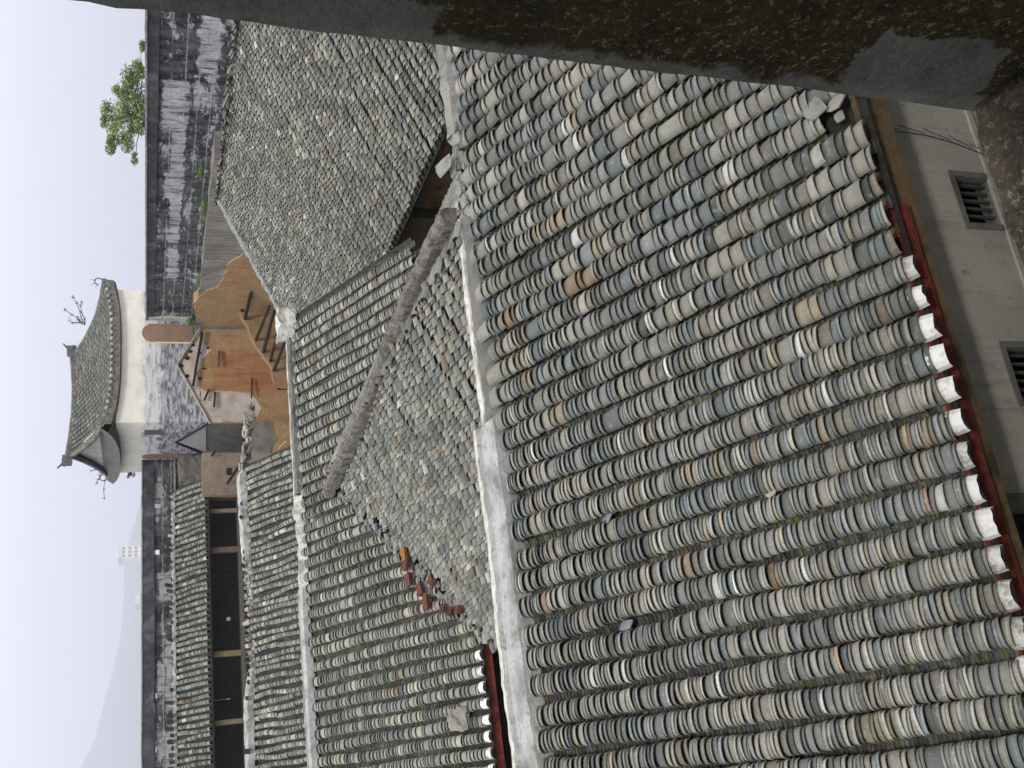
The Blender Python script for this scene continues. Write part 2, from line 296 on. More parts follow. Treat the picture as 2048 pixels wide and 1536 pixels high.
# ------------------------------------------------------------------ tiled roofs
PAL = {'near': ([(.33, .325, .295), (.27, .285, .285), (.235, .265, .272), (.37, .355, .305), (.30, .305, .295), (.20, .215, .212), (.40, .385, .34), (.34, .25, .18), (.44, .43, .40), (.36, .315, .235), (.155, .17, .165)], [22, 16, 9, 16, 18, 8, 8, 1.2, 5, 3, 5]),
       'far': ([(.29, .285, .25), (.24, .25, .24), (.33, .32, .28), (.21, .225, .215), (.29, .30, .27), (.27, .22, .17), (.40, .385, .33)], [20, 18, 12, 14, 14, 2.5, 6])}
def tile_roof(name, parent, O, U, V, u0, u1, vmax, zf, pitch, expo, keep, seg=5, pal='far', mat=TILE, wid=.70, rise=.055, wob=.018, vmin=0.0, pan=True, inner=False, bright=1.0, lift=.022, jitter=1.0, mossy=.10, dark=.42, pz=-.005, und=.03):
    """rows of convex cover tiles over concave pan tiles. O origin, U along eave, V up the slope (plan), zf(v) height"""
    O = np.array(O, float); U = np.array(U, float); V = np.array(V, float)
    T = []                                  # u, v, expo, kind(0 cover 1 pan), colour seed
    ncol = int(round((u1-u0)/pitch))
    for c in range(ncol+1):
        u = u0+c*pitch
        ph = random.uniform(0, 9)
        for kind in ((0, 1) if pan else (0,)):
            v = vmin+random.uniform(0, .02)
            uu0 = u+(pitch/2 if kind else 0)
            while v < vmax:
                e = expo(uu0, v)
                e *= (math.exp(random.gauss(0, .40)) if random.random() < .92 else random.uniform(1.5, 2.4)) if kind == 0 else random.uniform(.85, 1.2)
                e = max(.022, e)
                uu = uu0+wob*noise.noise(Vector((v*.9, c*3.7+ph*0, ph)))*2
                p = O[:2]+U*uu+V*v
                if keep(p[0], p[1], zf(v)+O[2]): T.append((uu, v, e, kind, random.random()))
                v += e*.9
    T = np.array(T)
    N = len(T); n = seg
    zz = np.array([zf(v)+und*noise.noise(Vector((u_*.55, v*.6, O[0]+O[1]))) for u_, v in T[:, :2]]); dz = np.array([(zf(v+.01)-zf(v-.01))/.02 for v in T[:, 1]])
    al = np.arctan(dz); ca, sa = np.cos(al), np.sin(al)
    cov = T[:, 3] == 0
    W = np.where(cov, pitch*wid*rng.uniform(.93, 1.08, N), pitch*.62)
    th = np.linspace(0, math.pi, n+1)
    ct, st = np.cos(th), np.sin(th)**.8
    lf = np.where(cov, lift*rng.uniform(.75, 1.5, N), .008)
    yaw = rng.normal(0, .05, N)*jitter; roll = rng.normal(0, .045, N)*jitter
    def ring(scale, y, dw):
        x = ct[None]*(W*scale/2)[:, None]
        hh = np.where(cov, rise, -.04)[:, None]*st[None]*scale+np.where(cov, 0.0, pz)[:, None]+dw[:, None]
        hh = hh+x*roll[:, None]
        yy = np.broadcast_to(y[:, None], x.shape)+x*yaw[:, None]
        return x, yy, hh
    L = T[:, 2]*1.15+.03
    rings = [ring(.90, L, np.full(N, -.004)), ring(1.0, np.zeros(N), lf), ring(.91, np.zeros(N), lf-.003*cov)]
    if inner: rings.append(ring(.88, np.full(N, .035), lf-.006))
    Vt = []
    for x, y, hh in rings:
        ub = T[:, 0][:, None]+x
        vb = T[:, 1][:, None]+y*ca[:, None]-hh*sa[:, None]
        zb = zz[:, None]+y*sa[:, None]+hh*ca[:, None]+O[2]
        P = np.stack([O[0]+U[0]*ub+V[0]*vb, O[1]+U[1]*ub+V[1]*vb, zb], -1)
        Vt.append(P)
    Vt = np.stack(Vt, 1); K = Vt.shape[1]*(n+1); vert = Vt.reshape(-1, 3)
    f = []
    for r in range(Vt.shape[1]-1):
        for j in range(n): a = r*(n+1)+j; f.append((a, a+1, a+n+2, a+n+1))
    f = np.array(f); fa = (f[None]+(np.arange(N)*K)[:, None, None]).reshape(-1, 4)
    cols, wts = PAL[pal]; cols = np.array(cols); wts = np.array(wts)/sum(wts)
    # neighbouring tiles of a row tend to come from one batch
    ci = rng.choice(len(cols), N, p=wts)
    for i in range(1, N):
        if rng.random() < .33: ci[i] = ci[i-1]
    cc = cols[ci]*rng.uniform(.68, 1.32, (N, 1))*bright
    wh = (rng.random(N) < .012) & cov; cc[wh] = (.60, .60, .58)
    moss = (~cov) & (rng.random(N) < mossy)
    cc[~cov] = cc[~cov]*dark  # pan tiles darkened: shade of the row gaps put into their colour
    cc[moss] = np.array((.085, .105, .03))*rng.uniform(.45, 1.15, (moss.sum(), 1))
    pc = np.repeat(np.c_[cc, np.ones(N)], K, 0)
    edge = np.tile(np.repeat([.76, 1.12, 1.85, .7][:Vt.shape[1]], n+1), N); pc[:, :3] *= edge[:, None]   # pale lips, darker upper ends: lip light and shade painted in
    # bedding below
    nb = 14; us = np.linspace(u0-pitch/2, u1+pitch/2, max(2, int((u1-u0)/.3))); vs = np.linspace(vmin, vmax, nb)
    gv = []; idx = {}
    gf = []
    for i, a in enumerate(us):
        for j, b in enumerate(vs):
            p = O[:2]+U*a+V*b; z_ = zf(b)+O[2]-.06; idx[(i, j)] = (len(gv), keep(p[0], p[1], z_+.06)); gv.append((p[0], p[1], z_))
    for i in range(len(us)-1):
        for j in range(nb-1):
            q = [idx[(i, j)], idx[(i+1, j)], idx[(i+1, j+1)], idx[(i, j+1)]]
            if sum(x[1] for x in q) >= 2: gf.append([x[0]+len(vert) for x in q])
    me = bpy.data.meshes.new(name)
    allv = np.vstack([vert, np.array(gv)]); allf = fa.tolist()+gf
    me.from_pydata(allv.tolist(), [], allf)
    at = me.attributes.new('tile', 'FLOAT_COLOR', 'POINT')
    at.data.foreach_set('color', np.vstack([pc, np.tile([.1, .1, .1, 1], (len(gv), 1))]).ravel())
    mi = np.zeros(len(allf), int); mi[len(fa):] = 1; me.polygons.foreach_set('material_index', mi)
    sm = np.zeros(len(allf), bool)
    sm[:len(fa)] = np.tile(np.array([k < n for k in range(len(f))]), N); me.polygons.foreach_set('use_smooth', sm)
    return link(name, me, [mat, BED], parent)
def eave_caps(parent, pts, dirv, slope, r=.088, hgt=.082, ln=.115):
    """plaster plugs that close the lower end of tile rows; dirv = downslope plan direction"""
    for p in pts:
        bm = bmesh.new(); D = Vector((dirv[0], dirv[1], -slope)).normalized(); S = Vector((-dirv[1], dirv[0], 0)); N_ = S.cross(D); N_ = N_ if N_.z > 0 else -N_
        angs = [R(a) for a in (0, 32, 62, 90, 118, 148, 180)]
        rr = []
        jw = random.uniform(.88, 1.08); ln = .115*random.uniform(.75, 1.15)
        for k, (s, t) in enumerate(((1.03, 0), (1.08, .35), (.98, 1.0))):
            rr.append([bm.verts.new(Vector(p)+S*math.cos(a)*r*s*jw+N_*(math.sin(a)*hgt*s+.012)+D*ln*t*random.uniform(.93, 1.07)) for a in angs])
        for k in range(2):
            for j in range(6): bm.faces.new((rr[k][j], rr[k][j+1], rr[k+1][j+1], rr[k+1][j]))
        cv = bm.verts.new(Vector(p)+N_*.015+D*ln*.9)
        for j in range(6): bm.faces.new((rr[2][j], rr[2][j+1], cv)).material_index = 1
        bm.faces.new(rr[0]); bm.faces.new([rr[2][0], cv, rr[2][6], rr[0][6], rr[0][0]])
        obj('end_cap', bm, [random.choice((CAP, CAP, CAP2)), CAPF], parent)

# ================================================================== NEAR HOUSE
EY, EZ, SL = 4.87, H-4.97, .482
nh = empty('tiled_house', (3, 6.8, 0), label='nearest grey tiled house with red fascia board and barred windows', cat='house')
def zn(v): return SL*v+.05*math.sin(math.pi*min(max(v/3.8, 0), 1))
def e_near(u, v):
    f = min(1, max(0, (u-1.6)/3.2)); g = 1-.25*max(0, 1-v/2.2)*(1-f)
    return (.037*(1-f)+.074*f)*g
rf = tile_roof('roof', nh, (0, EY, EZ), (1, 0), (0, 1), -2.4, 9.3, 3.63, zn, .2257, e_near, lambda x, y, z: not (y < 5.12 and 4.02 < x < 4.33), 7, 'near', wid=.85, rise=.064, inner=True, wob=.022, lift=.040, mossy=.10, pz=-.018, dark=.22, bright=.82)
# rear slope, mostly hidden behind the ridge
tile_roof('roof', nh, (0, 12.4, H-4.95), (1, 0), (0, -1), -2.4, 9.3, 3.45, lambda v: .49*v, .2257, lambda u, v: .12, lambda x, y, z: True, 4, 'far')
RY, RZ = EY+3.80, EZ+zn(3.74)
def wz(x, a=.02): return a*noise.noise(Vector((x*.8, 3.1, 0)))
prof_w = [(-.17, -.10), (-.17, .07), (-.13, .095), (-.10, .10), (.06, .085), (.13, .03), (.16, -.10)]
# pale mortar ridge with a raised lip at the far side (left part of the house)
pl = [(x, RY+.03+wz(x, .03), RZ+wz(x+5)) for x in np.linspace(-2.6, 3.02, 22)]
obj('ridge', sweep(pl, [(-.155, -.12), (-.155, .125), (-.09, .135), (-.075, .105), (.0, .10), (.11, .09), (.175, .055), (.20, -.12)], .014, .07, 7), MORT, rf)
obj('ridge_lip', sweep([(x, y+.13, z+.108) for x, y, z in pl], [(-.045, -.03), (-.045, .045), (.03, .04), (.035, -.03)], .014, .06, 8), LIME, rf)
# thin worn lime ridge in the middle
pm = [(x, RY+.08+wz(x, .05), RZ+wz(x+5, .03)-.01) for x in np.linspace(3.04, 5.35, 14)]
obj('ridge', sweep(pm, [(-.10, -.1), (-.10, .03), (.0, .055), (.09, .03), (.22, -.06), (.22, -.12)], .022, .06, 8), MORT_D, rf)
obj('ridge_lip', sweep([(x, y+.03, z+.05) for x, y, z in pm], [(-.05, -.03), (-.04, .03), (.04, .025), (.05, -.03)], .022, .06, 7), LIME, rf)
# rough grey mortar to the right
pr = [(x, RY+.05+wz(x, .06), RZ+wz(x+2, .04)) for x in np.linspace(6.35, 9.5, 16)]
obj('ridge', sweep(pr, [(-.11, -.12), (-.10, .05), (-.02, .08), (.08, .04), (.14, -.1)], .04, .06, 9), mortar('grey_rough_mortar', (.17, .17, .165), (.27, .265, .24), (.10, .10, .08)), rf)
# broken stretch: loose rubble of tiles along the ridge
bm = bmesh.new()
for i in range(60):
    x = random.uniform(5.3, 6.5); y = RY+random.uniform(-.14, .14); z = RZ+random.uniform(-.05, .06)
    s = random.uniform(.03, .085); m4 = Matrix.Translation((x, y, z)) @ Matrix.Rotation(random.uniform(0, 3), 4, 'Z') @ Matrix.Rotation(random.uniform(-.6, .6), 4, 'X')
    vs = box(bm, -s, s, -s*.7, s*.7, -.014, .014)
    for v in vs: v.co = m4 @ v.co
obj('ridge_rubble', bm, SLABG, rf)
# eave: caps, fascia, plate, wall
capx = [u for u in [-2.4+i*.2257 for i in range(60)] if u < 3.0]
eave_caps(rf, [(u, EY+.045, EZ+.012) for u in capx], (0, -1), SL)
bm = bmesh.new(); P = [(3.36, EY+.02, EZ-.05), (-3.5, EY+.02, EZ-.05)]
obj('fascia', sweep([(3.34, EY+.045, EZ-.10), (-3.5, EY+.045, EZ-.10)], [(-.012, -.09), (-.012, .085), (.012, .085), (.012, -.09)], .006, .1, 4), WOODR, rf)
obj('wall_plate', sweep([(9.4, EY+.15, EZ-.20), (-3.5, EY+.15, EZ-.20)], [(-.09, -.10), (-.09, .11), (.09, .11), (.09, -.10)], .006, .2, 3), WOODB, rf)
obj('eave_batten', wbox(-3.5, 9.4, EY+.05, EY+.34, EZ-.028, EZ-.006), WOODB, rf)
WY = 5.17; Wz1 = EZ-.335
def wall_open(bm, x0, x1, y, z0, z1, holes, dep):
    xs = sorted({x0, x1, *[h[0] for h in holes], *[h[1] for h in holes]}); zs = sorted({z0, z1, *[h[2] for h in holes], *[h[3] for h in holes]})
    for i in range(len(xs)-1):
        for j in range(len(zs)-1):
            cx, cz = (xs[i]+xs[i+1])/2, (zs[j]+zs[j+1])/2
            if any(h[0] < cx < h[1] and h[2] < cz < h[3] for h in holes): continue
            bm.faces.new([bm.verts.new((a, y, b)) for a, b in ((xs[i], zs[j]), (xs[i+1], zs[j]), (xs[i+1], zs[j+1]), (xs[i], zs[j+1]))])
    for h in holes:
        for (a, b, c_, d_) in ((h[0], h[2], h[0], h[3]), (h[1], h[2], h[1], h[3]), (h[0], h[2], h[1], h[2]), (h[0], h[3], h[1], h[3])):
            bm.faces.new([bm.verts.new(q) for q in ((a, y, b), (c_, y, d_), (c_, y+dep, d_), (a, y+dep, b))])
wins = []
for (x, y), (x2, y2) in (((1894, 341), (2007, 462)), ((1995, 683), (2112, 812))):
    a = pt(x, y, Y=WY); b = pt(x2, y2, Y=WY); wins.append((b.x, a.x, a.z-.46, a.z+.0))
door = (-1.6, pt(2010, 990, Y=WY).x, 0.0, Wz1-.02)
bm = bmesh.new(); wall_open(bm, -3.5, 9.3, WY, 0, Wz1, wins+[door], .2)
wl = obj('wall', bm, PLAS, nh)
bm = bmesh.new()
for q in (((-3.5, WY), (-3.5, 12.1)), ((-3.5, 12.1), (9.3, 12.1)), ((9.3, 12.1), (9.3, WY))):
    bm.faces.new([bm.verts.new(p) for p in ((*q[0], 0), (*q[1], 0), (*q[1], EZ+.0), (*q[0], EZ+.0))])
for xg in (-3.5, 9.3): bm.faces.new([bm.verts.new(p) for p in ((xg, WY, EZ-.05), (xg, 12.1, EZ-.05), (xg, RY, RZ-.12))])
obj('wall', bm, PLAS, nh)
obj('wall_moulding', wbox(door[1]+.02, 9.3, WY-.022, WY+.01, pt(1960, 300, Y=WY).z-.02, pt(1960, 300, Y=WY).z+.03), PLAS, wl)
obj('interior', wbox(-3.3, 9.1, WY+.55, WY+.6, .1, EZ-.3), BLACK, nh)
for (x0, x1, z0, z1) in wins:
    bm = bmesh.new(); f = .05
    box(bm, x0, x0+f, WY-.012, WY+.12, z0, z1); box(bm, x1-f, x1, WY-.012, WY+.12, z0, z1)
    box(bm, x0+f, x1-f, WY-.010, WY+.118, z0, z0+f); box(bm, x0+f, x1-f, WY-.010, WY+.118, z1-f, z1)
    wi = obj('window', bm, CONC, nh)
    for k in range(6):
        bm = bmesh.new(); xx = x0+f+(x1-x0-2*f)*(k+.5)/6; box(bm, xx-.011, xx+.011, WY+.055, WY+.08, z0+f, z1-f); obj('window_bar', bm, IRON, wi)
bm = bmesh.new(); box(bm, door[1]-.11, door[1]+.004, WY-.03, WY+.19, 0, Wz1-.02); box(bm, door[0], door[1]-.11, WY-.028, WY+.188, Wz1-.16, Wz1-.02)
obj('door_frame', bm, CONC, nh)
obj('door', wbox(door[0], door[1]-.11, WY+.12, WY+.16, 0, Wz1-.16), WOODD, nh)

# broken slabs and loose pieces on the near roof
def slab(name, x, y, up, size, thick, mat, rz, tilt, label, cat, group=None, curve=0.0, z=None):
    bm = bmesh.new(); n_ = 8; g = []
    out = [(-1, -.8), (-.3, -1), (.7, -.9), (1, -.2), (.85, .8), (.1, 1), (-.9, .75)]
    sx, sy2 = size
    pts2 = [(a*sx*random.uniform(.85, 1.1), b*sy2*random.uniform(.85, 1.1)) for a, b in out]
    top = [bm.verts.new((a, b, thick-curve*(a/sx)**2)) for a, b in pts2]; bot = [bm.verts.new((a, b, -curve*(a/sx)**2)) for a, b in pts2]
    ct_ = bm.verts.new((0, 0, thick)); cb = bm.verts.new((0, 0, 0)); L_ = len(top)
    for i in range(L_):
        bm.faces.new((top[i], top[(i+1) % L_], ct_)); bm.faces.new((bot[(i+1) % L_], bot[i], cb)); bm.faces.new((bot[i], bot[(i+1) % L_], top[(i+1) % L_], top[i]))
    o = obj(name, bm, mat, None, label=label, cat=cat, group=group)
    o.location = (x, y, z); o.rotation_euler = (tilt[0], tilt[1], rz); return o
def on_near(x, y):            # photo position -> point on near roof plane
    r = ray(x, y); k = (EZ-H-SL*EY)/(r.z-SL*r.y); return Vector((r.x*k, r.y*k, r.z*k+H))
al = math.atan(SL)
for (px, py, s, m, rz, lab, dz) in (
    (1650, 222, (.105, .09), SLABG, .5, 'large broken grey tile slab lying across rows beside dark window jamb', .10),
    (1692, 208, (.08, .075), SLABT, 1.2, 'tan and orange broken tile piece wedged at roof edge by jamb', .09),
    (906, 334, (.10, .13), SLABG, .2, 'flat grey slab lying on the rubble of the near ridge', .1),
    (1229, 1038, (.10, .05), SLATE, 1.45, 'upper blue grey plate in a gutter of the near roof', .075),
    (1268, 1249, (.10, .045), SLATE, 1.5, 'lower blue grey plate in a gutter near the pale ridge', .07),
    (1268, 436, (.07, .04), SLATE, 1.2, 'small pale blue plate between tile rows of the near roof', .06),
    (1630, 712, (.05, .03), EARTHG, .4, 'thin grey splinter resting between tile rows above red fascia', .07),
    (1322, 690, (.045, .04), EARTHG, .9, 'small pinkish tile shard in the middle of near roof', .085),
    (1560, 985, (.05, .04), EARTHG, .9, 'whitish mortar lump on the near roof tiles above white end caps', .08),
    (1695, 235, (.045, .04), SLABG, .1, 'small grey shard beside the large broken slab', .07)):
    p = on_near(px, py); slab('tile_slab', p.x, p.y, 0, s, .012, m, rz, (al+random.uniform(-.08, .08), random.uniform(-.1, .1), 0), lab, 'tile piece', 'loose pieces on the near roof', .004, p.z+dz)

# cable hanging across the near wall
pts_ = [pt(1757, 262, Y=WY-.06), pt(1800, 263, Y=WY-.03), pt(1850, 270, Y=WY-.03), pt(1900, 283, Y=WY-.03), pt(1945, 300, Y=WY-.03), pt(1990, 318, Y=WY-.03)]
bm = bmesh.new()
for a, b in zip(pts_, pts_[1:]): bar(bm, a, b, .004, n=5)
for a, b in zip(pts_, pts_[1:]): bar(bm, a+Vector((.05, -.01, .012)), b+Vector((.012, -.01, .004)), .003, n=5)
obj('cable', bm, CABM, None, label='thin black twin cable crossing the plaster wall under the eave', cat='cable')

# ================================================================== HOUSE D (parallel, behind)
DY, DZ, DS = 14.4, H-4.6, .487
dh = empty('tiled_house', (3, 18, 0), label='long tiled house behind with red fascia and white row ends, its ridge joined by rubble', cat='house')
def zC(x): return H-3.08-(5.15-x)*.46       # left slope of the wing
def dkeep(x, y, z):
    if x < 5.1 and y < 17.5 and zC(x) > z and x > 1.2: return False
    if 5.1 <= x < 8.3 and (H-3.08-(x-5.15)*.46) > z: return False
    if x > 5.2 and y < 14.86: return False
    return x < 8.62
DR = 3.9
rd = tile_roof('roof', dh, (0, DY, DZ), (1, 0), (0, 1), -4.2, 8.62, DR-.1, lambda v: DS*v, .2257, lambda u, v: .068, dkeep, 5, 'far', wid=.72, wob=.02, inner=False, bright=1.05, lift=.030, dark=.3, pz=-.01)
tile_roof('roof', dh, (0, DY+2*DR, DZ), (1, 0), (0, -1), -4.2, 8.62, DR-.22, lambda v: DS*v, .2257, lambda u, v: .14, lambda x, y, z: True, 4, 'far')
DRY, DRZ = DY+DR, DZ+DS*DR
def rdg(pts, w, h, mat, jit=.02, parent=None, step=.1, name='ridge'):
    return obj(name, sweep(pts, [(-w, -h), (-w, h*.6), (-w*.5, h), (w*.5, h), (w, h*.6), (w, -h)], jit, step, 6), mat, parent)
rdg([(x, DRY+wz(x), DRZ+.02+wz(x+3, .05)) for x in np.linspace(5.05, 8.7, 14)], .10, .07, MORT_D, .03, rd)
obj('ridge_lip', sweep([(x, DRY+.06, DRZ+.075+wz(x+3, .05)) for x in np.linspace(5.0, 8.5, 14)], [(-.04, -.04), (-.03, .03), (.03, .03), (.04, -.04)], .015, .1, 6), LIME, rd)
obj('ridge_rubble', sweep([(x, DRY+wz(x), DRZ+.03+wz(x+3, .08)) for x in np.linspace(3.3, 5.0, 10)], [(-.13, -.07), (-.1, .06), (.05, .1), (.12, -.07)], .07, .06, 9), LIME, rd)
rdg([(x, DRY+wz(x), DRZ+.03+wz(x+3)) for x in np.linspace(-4.4, 3.3, 24)], .12, .075, MORT, .008, rd)
obj('ridge_lip', sweep([(x, DRY+.10, DRZ+.09+wz(x+3)) for x in np.linspace(-4.4, 3.3, 24)], [(-.035, -.03), (-.03, .03), (.03, .03), (.035, -.03)], .01, .1, 6), MORT, rd)
eave_caps(rd, [(u, DY+.04, DZ+.012) for u in [-4.2+i*.2257 for i in range(60)] if u < 1.45], (0, -1), DS, .075, .07, .11)
obj('fascia', wbox(-4.4, 1.95, DY+.05, DY+.075, DZ-.20, DZ-.03), WOODR, rd)
obj('wall', wbox(-4.3, 8.4, DY+.35, DY+2*DR-.35, 0, DZ+.0), WOODD, dh)
for xg in (8.42, -4.3):
    bm = bmesh.new(); bm.faces.new([bm.verts.new(p) for p in ((xg, DY+.3, 0), (xg, DY+2*DR-.3, 0), (xg, DY+2*DR-.3, DZ+.05), (xg, DRY, DRZ-.08), (xg, DY+.3, DZ+.05))]); obj('gable_wall', bm, COURT, dh)
# verge stones, stone lump at the end of the ridge
o = obj('stone_block', rough_box(-.3, .3, -.17, .17, -.16, .16, .07, .05, 6, 2), LIME, None, label='pale mortar block capping the right end of the second ridge', cat='stone block')
p = pt(571, 651, Y=DRY); o.location = (p.x, p.y, p.z)
o = obj('roof_slab', rough_box(-.15, .15, -.1, .1, -.03, .03, .07, .01, 6, 5), SLABG, None, label='square dark grey slab laid on the second ridge', cat='slab'); p = pt(613, 1055, Y=DRY-.05); o.location = p
o = obj('mortar_lump', rough_box(-.07, .07, -.05, .05, -.04, .05, .03, .02, 9, 6), LIME, None, label='small cream lump just below the square dark slab', cat='stone'); p = pt(627, 1044, Y=DRY-.25); o.location = p
def on_plane(x, y, oy, oz, s): r = ray(x, y); k = (oz-H-s*oy)/(r.z-s*r.y); return Vector((r.x*k, r.y*k, r.z*k+H))
p = on_plane(925, 1438, DY, DZ, DS)
o = obj('cement_patch', rough_box(-.14, .14, -.19, .19, .02, .09, .035, .07, 9, 9), mortar('patch_cement', (.15, .14, .125), (.26, .24, .215), (.15, .14, .12)), None, label='rough cement blob over rows above white row ends of second roof', cat='cement'); o.location = p; o.rotation_euler = (math.atan(DS), 0, 0)
# red bricks along the valley
names = ['orange brick at the top of the valley between two roofs', 'upright dark red brick just under the orange one', 'small red brick second below the orange one', 'squat red brick standing alone right of the valley foot rubble', 'red brick half under grey rubble midway down valley', 'red brick lying flat on the tile rows left of the valley', 'first of the two upright bricks low in the valley', 'second of the two upright bricks low in the valley', 'lowest red brick under a grey tile at valley end']
for (x, y, rz, up), lab in zip(((818, 1107, .2, 0), (822, 1126, .1, 1), (827, 1158, .3, 0), (872, 1161, 1.2, 0), (850, 1176, .5, 0), (862, 1202, .1, 0), (893, 1214, 1.5, 1), (908, 1221, 1.5, 1), (924, 1217, 1.4, 0)), names):
    q = on_plane(x, y, DY, DZ, DS)
    bm = rough_box(-.11, .11, -.055, .055, -.03, .03, .05, .006, 9, x)
    o = obj('brick', bm, BRICKR if not lab.startswith('orange') else simple('orange_brick', (.26, .11, .035), .3, 30), None, label=lab, cat='brick', group='red bricks lying along the roof valley')
    o.location = q+Vector((-.03, -.12, .11)); o.rotation_euler = (math.atan(DS)*.8, .25*up, rz)

# ================================================================== WING C (ridge runs away from the viewer)
ch = empty('tiled_wing', (5, 12, 0), label='cross wing with a long curved dark ridge joining the near house to the one behind', cat='house wing')
CR = [pt(x, y, Z=-3.02) for x, y in ((893, 430), (888, 440), (858, 500), (830, 560), (780, 680), (740, 790), (700, 880), (664, 958), (652, 985))]
CR = [Vector((4.4+.0*i, 0, 0))+0*p if False else p for i, p in enumerate(CR)]
def zn_back(y): return H-4.95+(12.4-y)*.49
def ckeepL(x, y, z):
    if z < DZ+DS*(y-DY)+.02: return False
    return not (y < 12.35 and zn_back(y) > z)
WS = .46
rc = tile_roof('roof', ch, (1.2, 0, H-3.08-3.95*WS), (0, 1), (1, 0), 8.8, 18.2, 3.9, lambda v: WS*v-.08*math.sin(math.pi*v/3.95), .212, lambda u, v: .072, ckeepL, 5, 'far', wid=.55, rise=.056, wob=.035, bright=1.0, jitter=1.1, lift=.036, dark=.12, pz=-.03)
tile_roof('roof', ch, (8.9, 0, H-3.08-3.75*WS), (0, 1), (-1, 0), 8.8, 17.4, 3.7, lambda v: WS*v, .212, lambda u, v: .13, ckeepL, 4, 'far')
obj('ridge', sweep(CR, [(-.095, -.12), (-.095, .01), (-.06, .065), (0, .085), (.06, .065), (.095, .01), (.09, -.12)], .032, .045, 15), mortar('brown_grey_mortar', (.085, .078, .07), (.19, .17, .15), (.045, .04, .035), (.42, .6), 7), rc)
obj('wall', wbox(1.5, 8.6, 8.9, 14.6, 0, H-4.95), COURT, ch)
# valley rubble between wing and house D
bm = bmesh.new()
for i in range(150):
    f = i/150; x = 4.75+(1.5-4.75)*f; 
    zz_ = H-3.10-(5.15-x)*WS; y = DY+(zz_-DZ)/DS
    s = random.uniform(.04, .09); m4 = Matrix.Translation((x+random.uniform(-.12, .12), y+random.uniform(-.1, .1), zz_+random.uniform(0, .07))) @ Matrix.Rotation(random.uniform(0, 3), 4, 'Z') @ Matrix.Rotation(random.uniform(-.5, .5), 4, 'X')
    vs = box(bm, -s, s, -s*.6, s*.6, -.02, .02)
    for v in vs: v.co = m4 @ v.co
obj('valley_tiles', bm, SLABG, rc)

# ================================================================== HOUSE E (big roof at the right, falling to the left)
eh = empty('tiled_house', (14, 18, 0), label='large plain roof of fine grey tile rows below the rampart, no white caps', cat='house')
ES = .445
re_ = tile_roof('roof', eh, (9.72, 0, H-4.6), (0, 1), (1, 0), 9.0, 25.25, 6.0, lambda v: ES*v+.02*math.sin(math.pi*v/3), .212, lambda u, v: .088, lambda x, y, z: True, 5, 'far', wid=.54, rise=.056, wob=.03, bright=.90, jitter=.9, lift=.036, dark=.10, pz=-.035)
tile_roof('roof', eh, (18.5, 0, H-3.15), (0, 1), (-1, 0), 9.0, 25.25, 2.8, lambda v: ES*v, .212, lambda u, v: .2, lambda x, y, z: True, 4, 'far')
rdg([(15.74, y, H-1.93+wz(y, .06)) for y in np.linspace(9, 25.3, 40)], .13, .05, mortar('brown_mortar', (.12, .115, .105), (.19, .17, .15), (.07, .06, .05)), .035, re_)
obj('verge', sweep([(9.8, 25.3, H-4.52), (12.7, 25.32, H-3.25), (15.7, 25.3, H-1.9)], [(-.14, -.06), (-.12, .05), (.0, .09), (.12, .05), (.14, -.06)], .06, .08, 7), SLABG, re_)
obj('wall', wbox(10.1, 18.3, 9.2, 25.0, 0, H-4.62), COURT, eh)
for yg in (9.2, 25.02):
    bm = bmesh.new(); bm.faces.new([bm.verts.new(p) for p in ((10.0, yg, H-4.65), (18.3, yg, H-3.2), (15.74, yg, H-2.05))]); obj('gable_wall', bm, COURT, eh)
bm = bmesh.new(); box(bm, 9.98, 10.098, 16.18, 16.36, 0, H-4.66); obj('post', bm, WOODD, eh)
bm = bmesh.new(); box(bm, 9.94, 10.096, 9.2, 25.0, H-4.80, H-4.70); obj('eave_beam', bm, WOODD, eh)
bm = bmesh.new(); box(bm, 10.06, 10.099, 11.5, 16.17, H-6.2, H-4.9); obj('earth_panel', bm, simple('dark_earth_panel', (.15, .085, .035), .5, 5, .02, .95, (.03, .02, .012), 2), eh)

# ================================================================== HOUSE G
GY, GZ, GS = 33.0, H-3.06, .60
gh = empty('tiled_house', (3, 31, 0), label='tiled house in the middle distance with a wavy white broken ridge', cat='house')
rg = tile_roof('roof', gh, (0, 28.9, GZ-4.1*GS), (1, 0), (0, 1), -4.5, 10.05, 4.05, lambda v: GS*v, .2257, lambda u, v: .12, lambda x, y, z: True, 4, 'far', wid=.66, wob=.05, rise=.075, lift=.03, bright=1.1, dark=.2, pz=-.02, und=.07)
tile_roof('roof', gh, (0, 37.1, GZ-4.1*GS), (1, 0), (0, -1), -4.5, 10.05, 4.0, lambda v: GS*v, .2257, lambda u, v: .25, lambda x, y, z: True, 4, 'far', pan=False)
GP = [(-4.6, -2.95), (.78, -2.94), (2.66, -2.96), (3.9, -3.2), (4.9, -3.27), (6.02, -3.18), (6.83, -3.06), (8.3, -3.0), (9.86, -2.97)]
rdg([(x, GY, H+z-.02) for x, z in GP], .14, .12, MORT, .05, rg, .15)
obj('ridge_lip', sweep([(x, GY+.13, H+z+.09) for x, z in GP], [(-.05, -.06), (-.04, .045), (.04, .045), (.05, -.06)], .03, .15, 4), LIME, rg)
